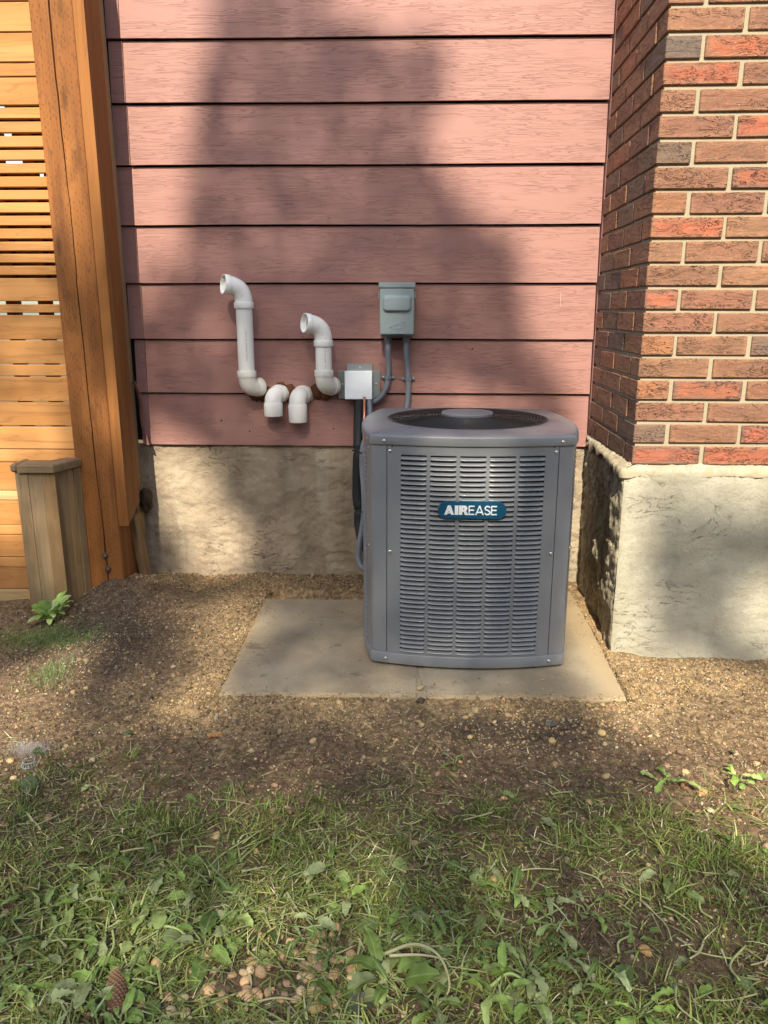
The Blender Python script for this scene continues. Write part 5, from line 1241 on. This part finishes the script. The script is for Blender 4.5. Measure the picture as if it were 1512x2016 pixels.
# ------------------------------------------------------------------ the tree whose crown shades the scene (behind the camera)
e1 = Vector((math.cos(AZ), -math.sin(AZ), 0)); e2 = SDIR.cross(e1); e2 = e2 if e2.z > 0 else -e2
GAPS = [(-.2, .93, 1.5, .42, .36), (-1.068, 3.352, 0.195, 0.143, 1), (-1.087, 3.169, 0.157, 0.138, 1), (-1.126, 2.963, 0.134, 0.146, 1), (-1.107, 2.801, 0.128, 0.089, 0.6), (0.007, 3.434, 0.478, 0.067, 1), (0.249, 3.305, 0.301, 0.1, 1), (0.21, 3.118, 0.326, 0.117, 1), (0.306, 2.989, 0.244, 0.085, 1), (0.403, 2.869, 0.195, 0.112, 1), (0.397, 2.728, 0.153, 0.09, 0.9), (0.466, 2.571, 0.092, 0.094, 0.7), (0.045, 2.454, 0.224, 0.035, 0.7), (-1.143, 2.252, 0.088, 0.073, 0.7), (-1.044, 2.168, 0.098, 0.103, 1), (-0.939, 2.007, 0.1, 0.092, 1), (0.471, 2.187, 0.058, 0.245, 1), (0.767, 2.656, 0.417, 0.354, 1), (0.819, 2.17, 0.464, 0.261, 1), (0.704, 1.968, 0.291, 0.039, 0.95), (0.979, 1.647, 0.122, 0.073, 0.9), (0.497, 1.761, 0.033, 0.251, 0.5), (0.031, 1.851, 0.09, 0.064, 0.7), (-0.777, 1.612, 0.103, 0.141, 0.8), (-0.682, 1.35, 0.066, 0.19, 0.5), (-1.186, 1.215, 0.103, 0.231, 1), (-1.059, 1.04, 0.06, 0.105, 0.8), (0.64, 1.426, 0.249, 0.081, 0.9), (0.662, 1.059, 0.123, 0.161, 1), (0.798, 1.273, 0.144, 0.137, 0.9), (0.475, 1.569, 0.096, 0.387, 1), (-1.376, 3.052, 0.207, 0.176, 1), (-1.421, 2.764, 0.199, 0.136, 1), (-1.437, 2.552, 0.171, 0.072, 0.5), (-1.469, 2.352, 0.158, 0.064, 0.7), (-1.533, 2.166, 0.153, 0.067, 0.9), (-1.619, 1.97, 0.092, 0.077, 1), (-1.221, 3.085, 0.171, 0.091, 0.6), (-1.24, 2.83, 0.113, 0.214, 0.5), (-1.387, 1.879, 0.078, 0.144, 0.5)]  # crown openings shaped to drop sun patches on chosen spots
N = 60000
u = rng.normal(0, 1.9, N) + (-.5); v_ = rng.normal(0, 1.7, N) + 2.0; dd = 13 + rng.normal(0, .9, N)
keep = np.ones(N, bool)
for (cu, cv, ru, rv, ww) in GAPS:
    ru, rv = ru + .03, rv + .03; q = ((u - cu) / ru) ** 2 + ((v_ - cv) / rv) ** 2
    keep &= ~((q < 1) & (rng.uniform(0, 1, N) < ww))
big = fbm(u * .8, v_ * .8, 200, 3); keep &= ~((big < .36) & (np.hypot((u + .5) / 2.4, (v_ - 2.1) / 1.9) > 1))
u, v_, dd = u[keep], v_[keep], dd[keep]; N = len(u)
Cc = np.outer(u, np.array(e1)) + np.outer(v_, np.array(e2)) + np.outer(dd, np.array(SDIR))
A = rng.normal(0, 1, (N, 3)); A /= np.linalg.norm(A, axis=1)[:, None]; Bq = np.cross(A, rng.normal(0, 1, (N, 3))); Bq /= np.linalg.norm(Bq, axis=1)[:, None]
ls = rng.uniform(.028, .05, N)[:, None]
V = np.stack([Cc - A * ls, Cc + Bq * ls * .6, Cc + A * ls, Cc - Bq * ls * .6], 1).reshape(-1, 3)
Fq = (np.array([[0, 1, 2, 3]])[None] + (np.arange(N) * 4)[:, None, None]).reshape(-1, 4)
tree = tag(empty('broadleaf_tree', (-1.4, -9.0, 0)), 'broad leaved garden tree standing behind the viewer, its crown shading the wall', 'tree')
cr = link('crown', mesh('crown', V - np.array([-1.4, -9.0, 0]), Fq, M['crown'], False, np.repeat(pick(u, N, [(.06, .10, .025), (.08, .13, .03)]), 4, 0)), tree); cr['kind'] = 'stuff'
cc0 = (np.array(e1) * -.5 + np.array(e2) * 2.0 + np.array(SDIR) * 13) - np.array([-1.4, -9.0, 0]); top = Vector(cc0)
MB().tube([(0, 0, -.2), (0, 0, 1.5), (.05, .0, 4), (top.x * .3, top.y * .2, 7), (top.x * .8, top.y * .7, top.z - 2.2)], [.30, .24, .19, .13, .05], 12).build('trunk', M['bark'], tree, smooth=True)
print('objects', len(bpy.data.objects), 'tris ~', sum(len(o.data.loops) - 2 * len(o.data.polygons) for o in bpy.data.objects if o.type == 'MESH'))
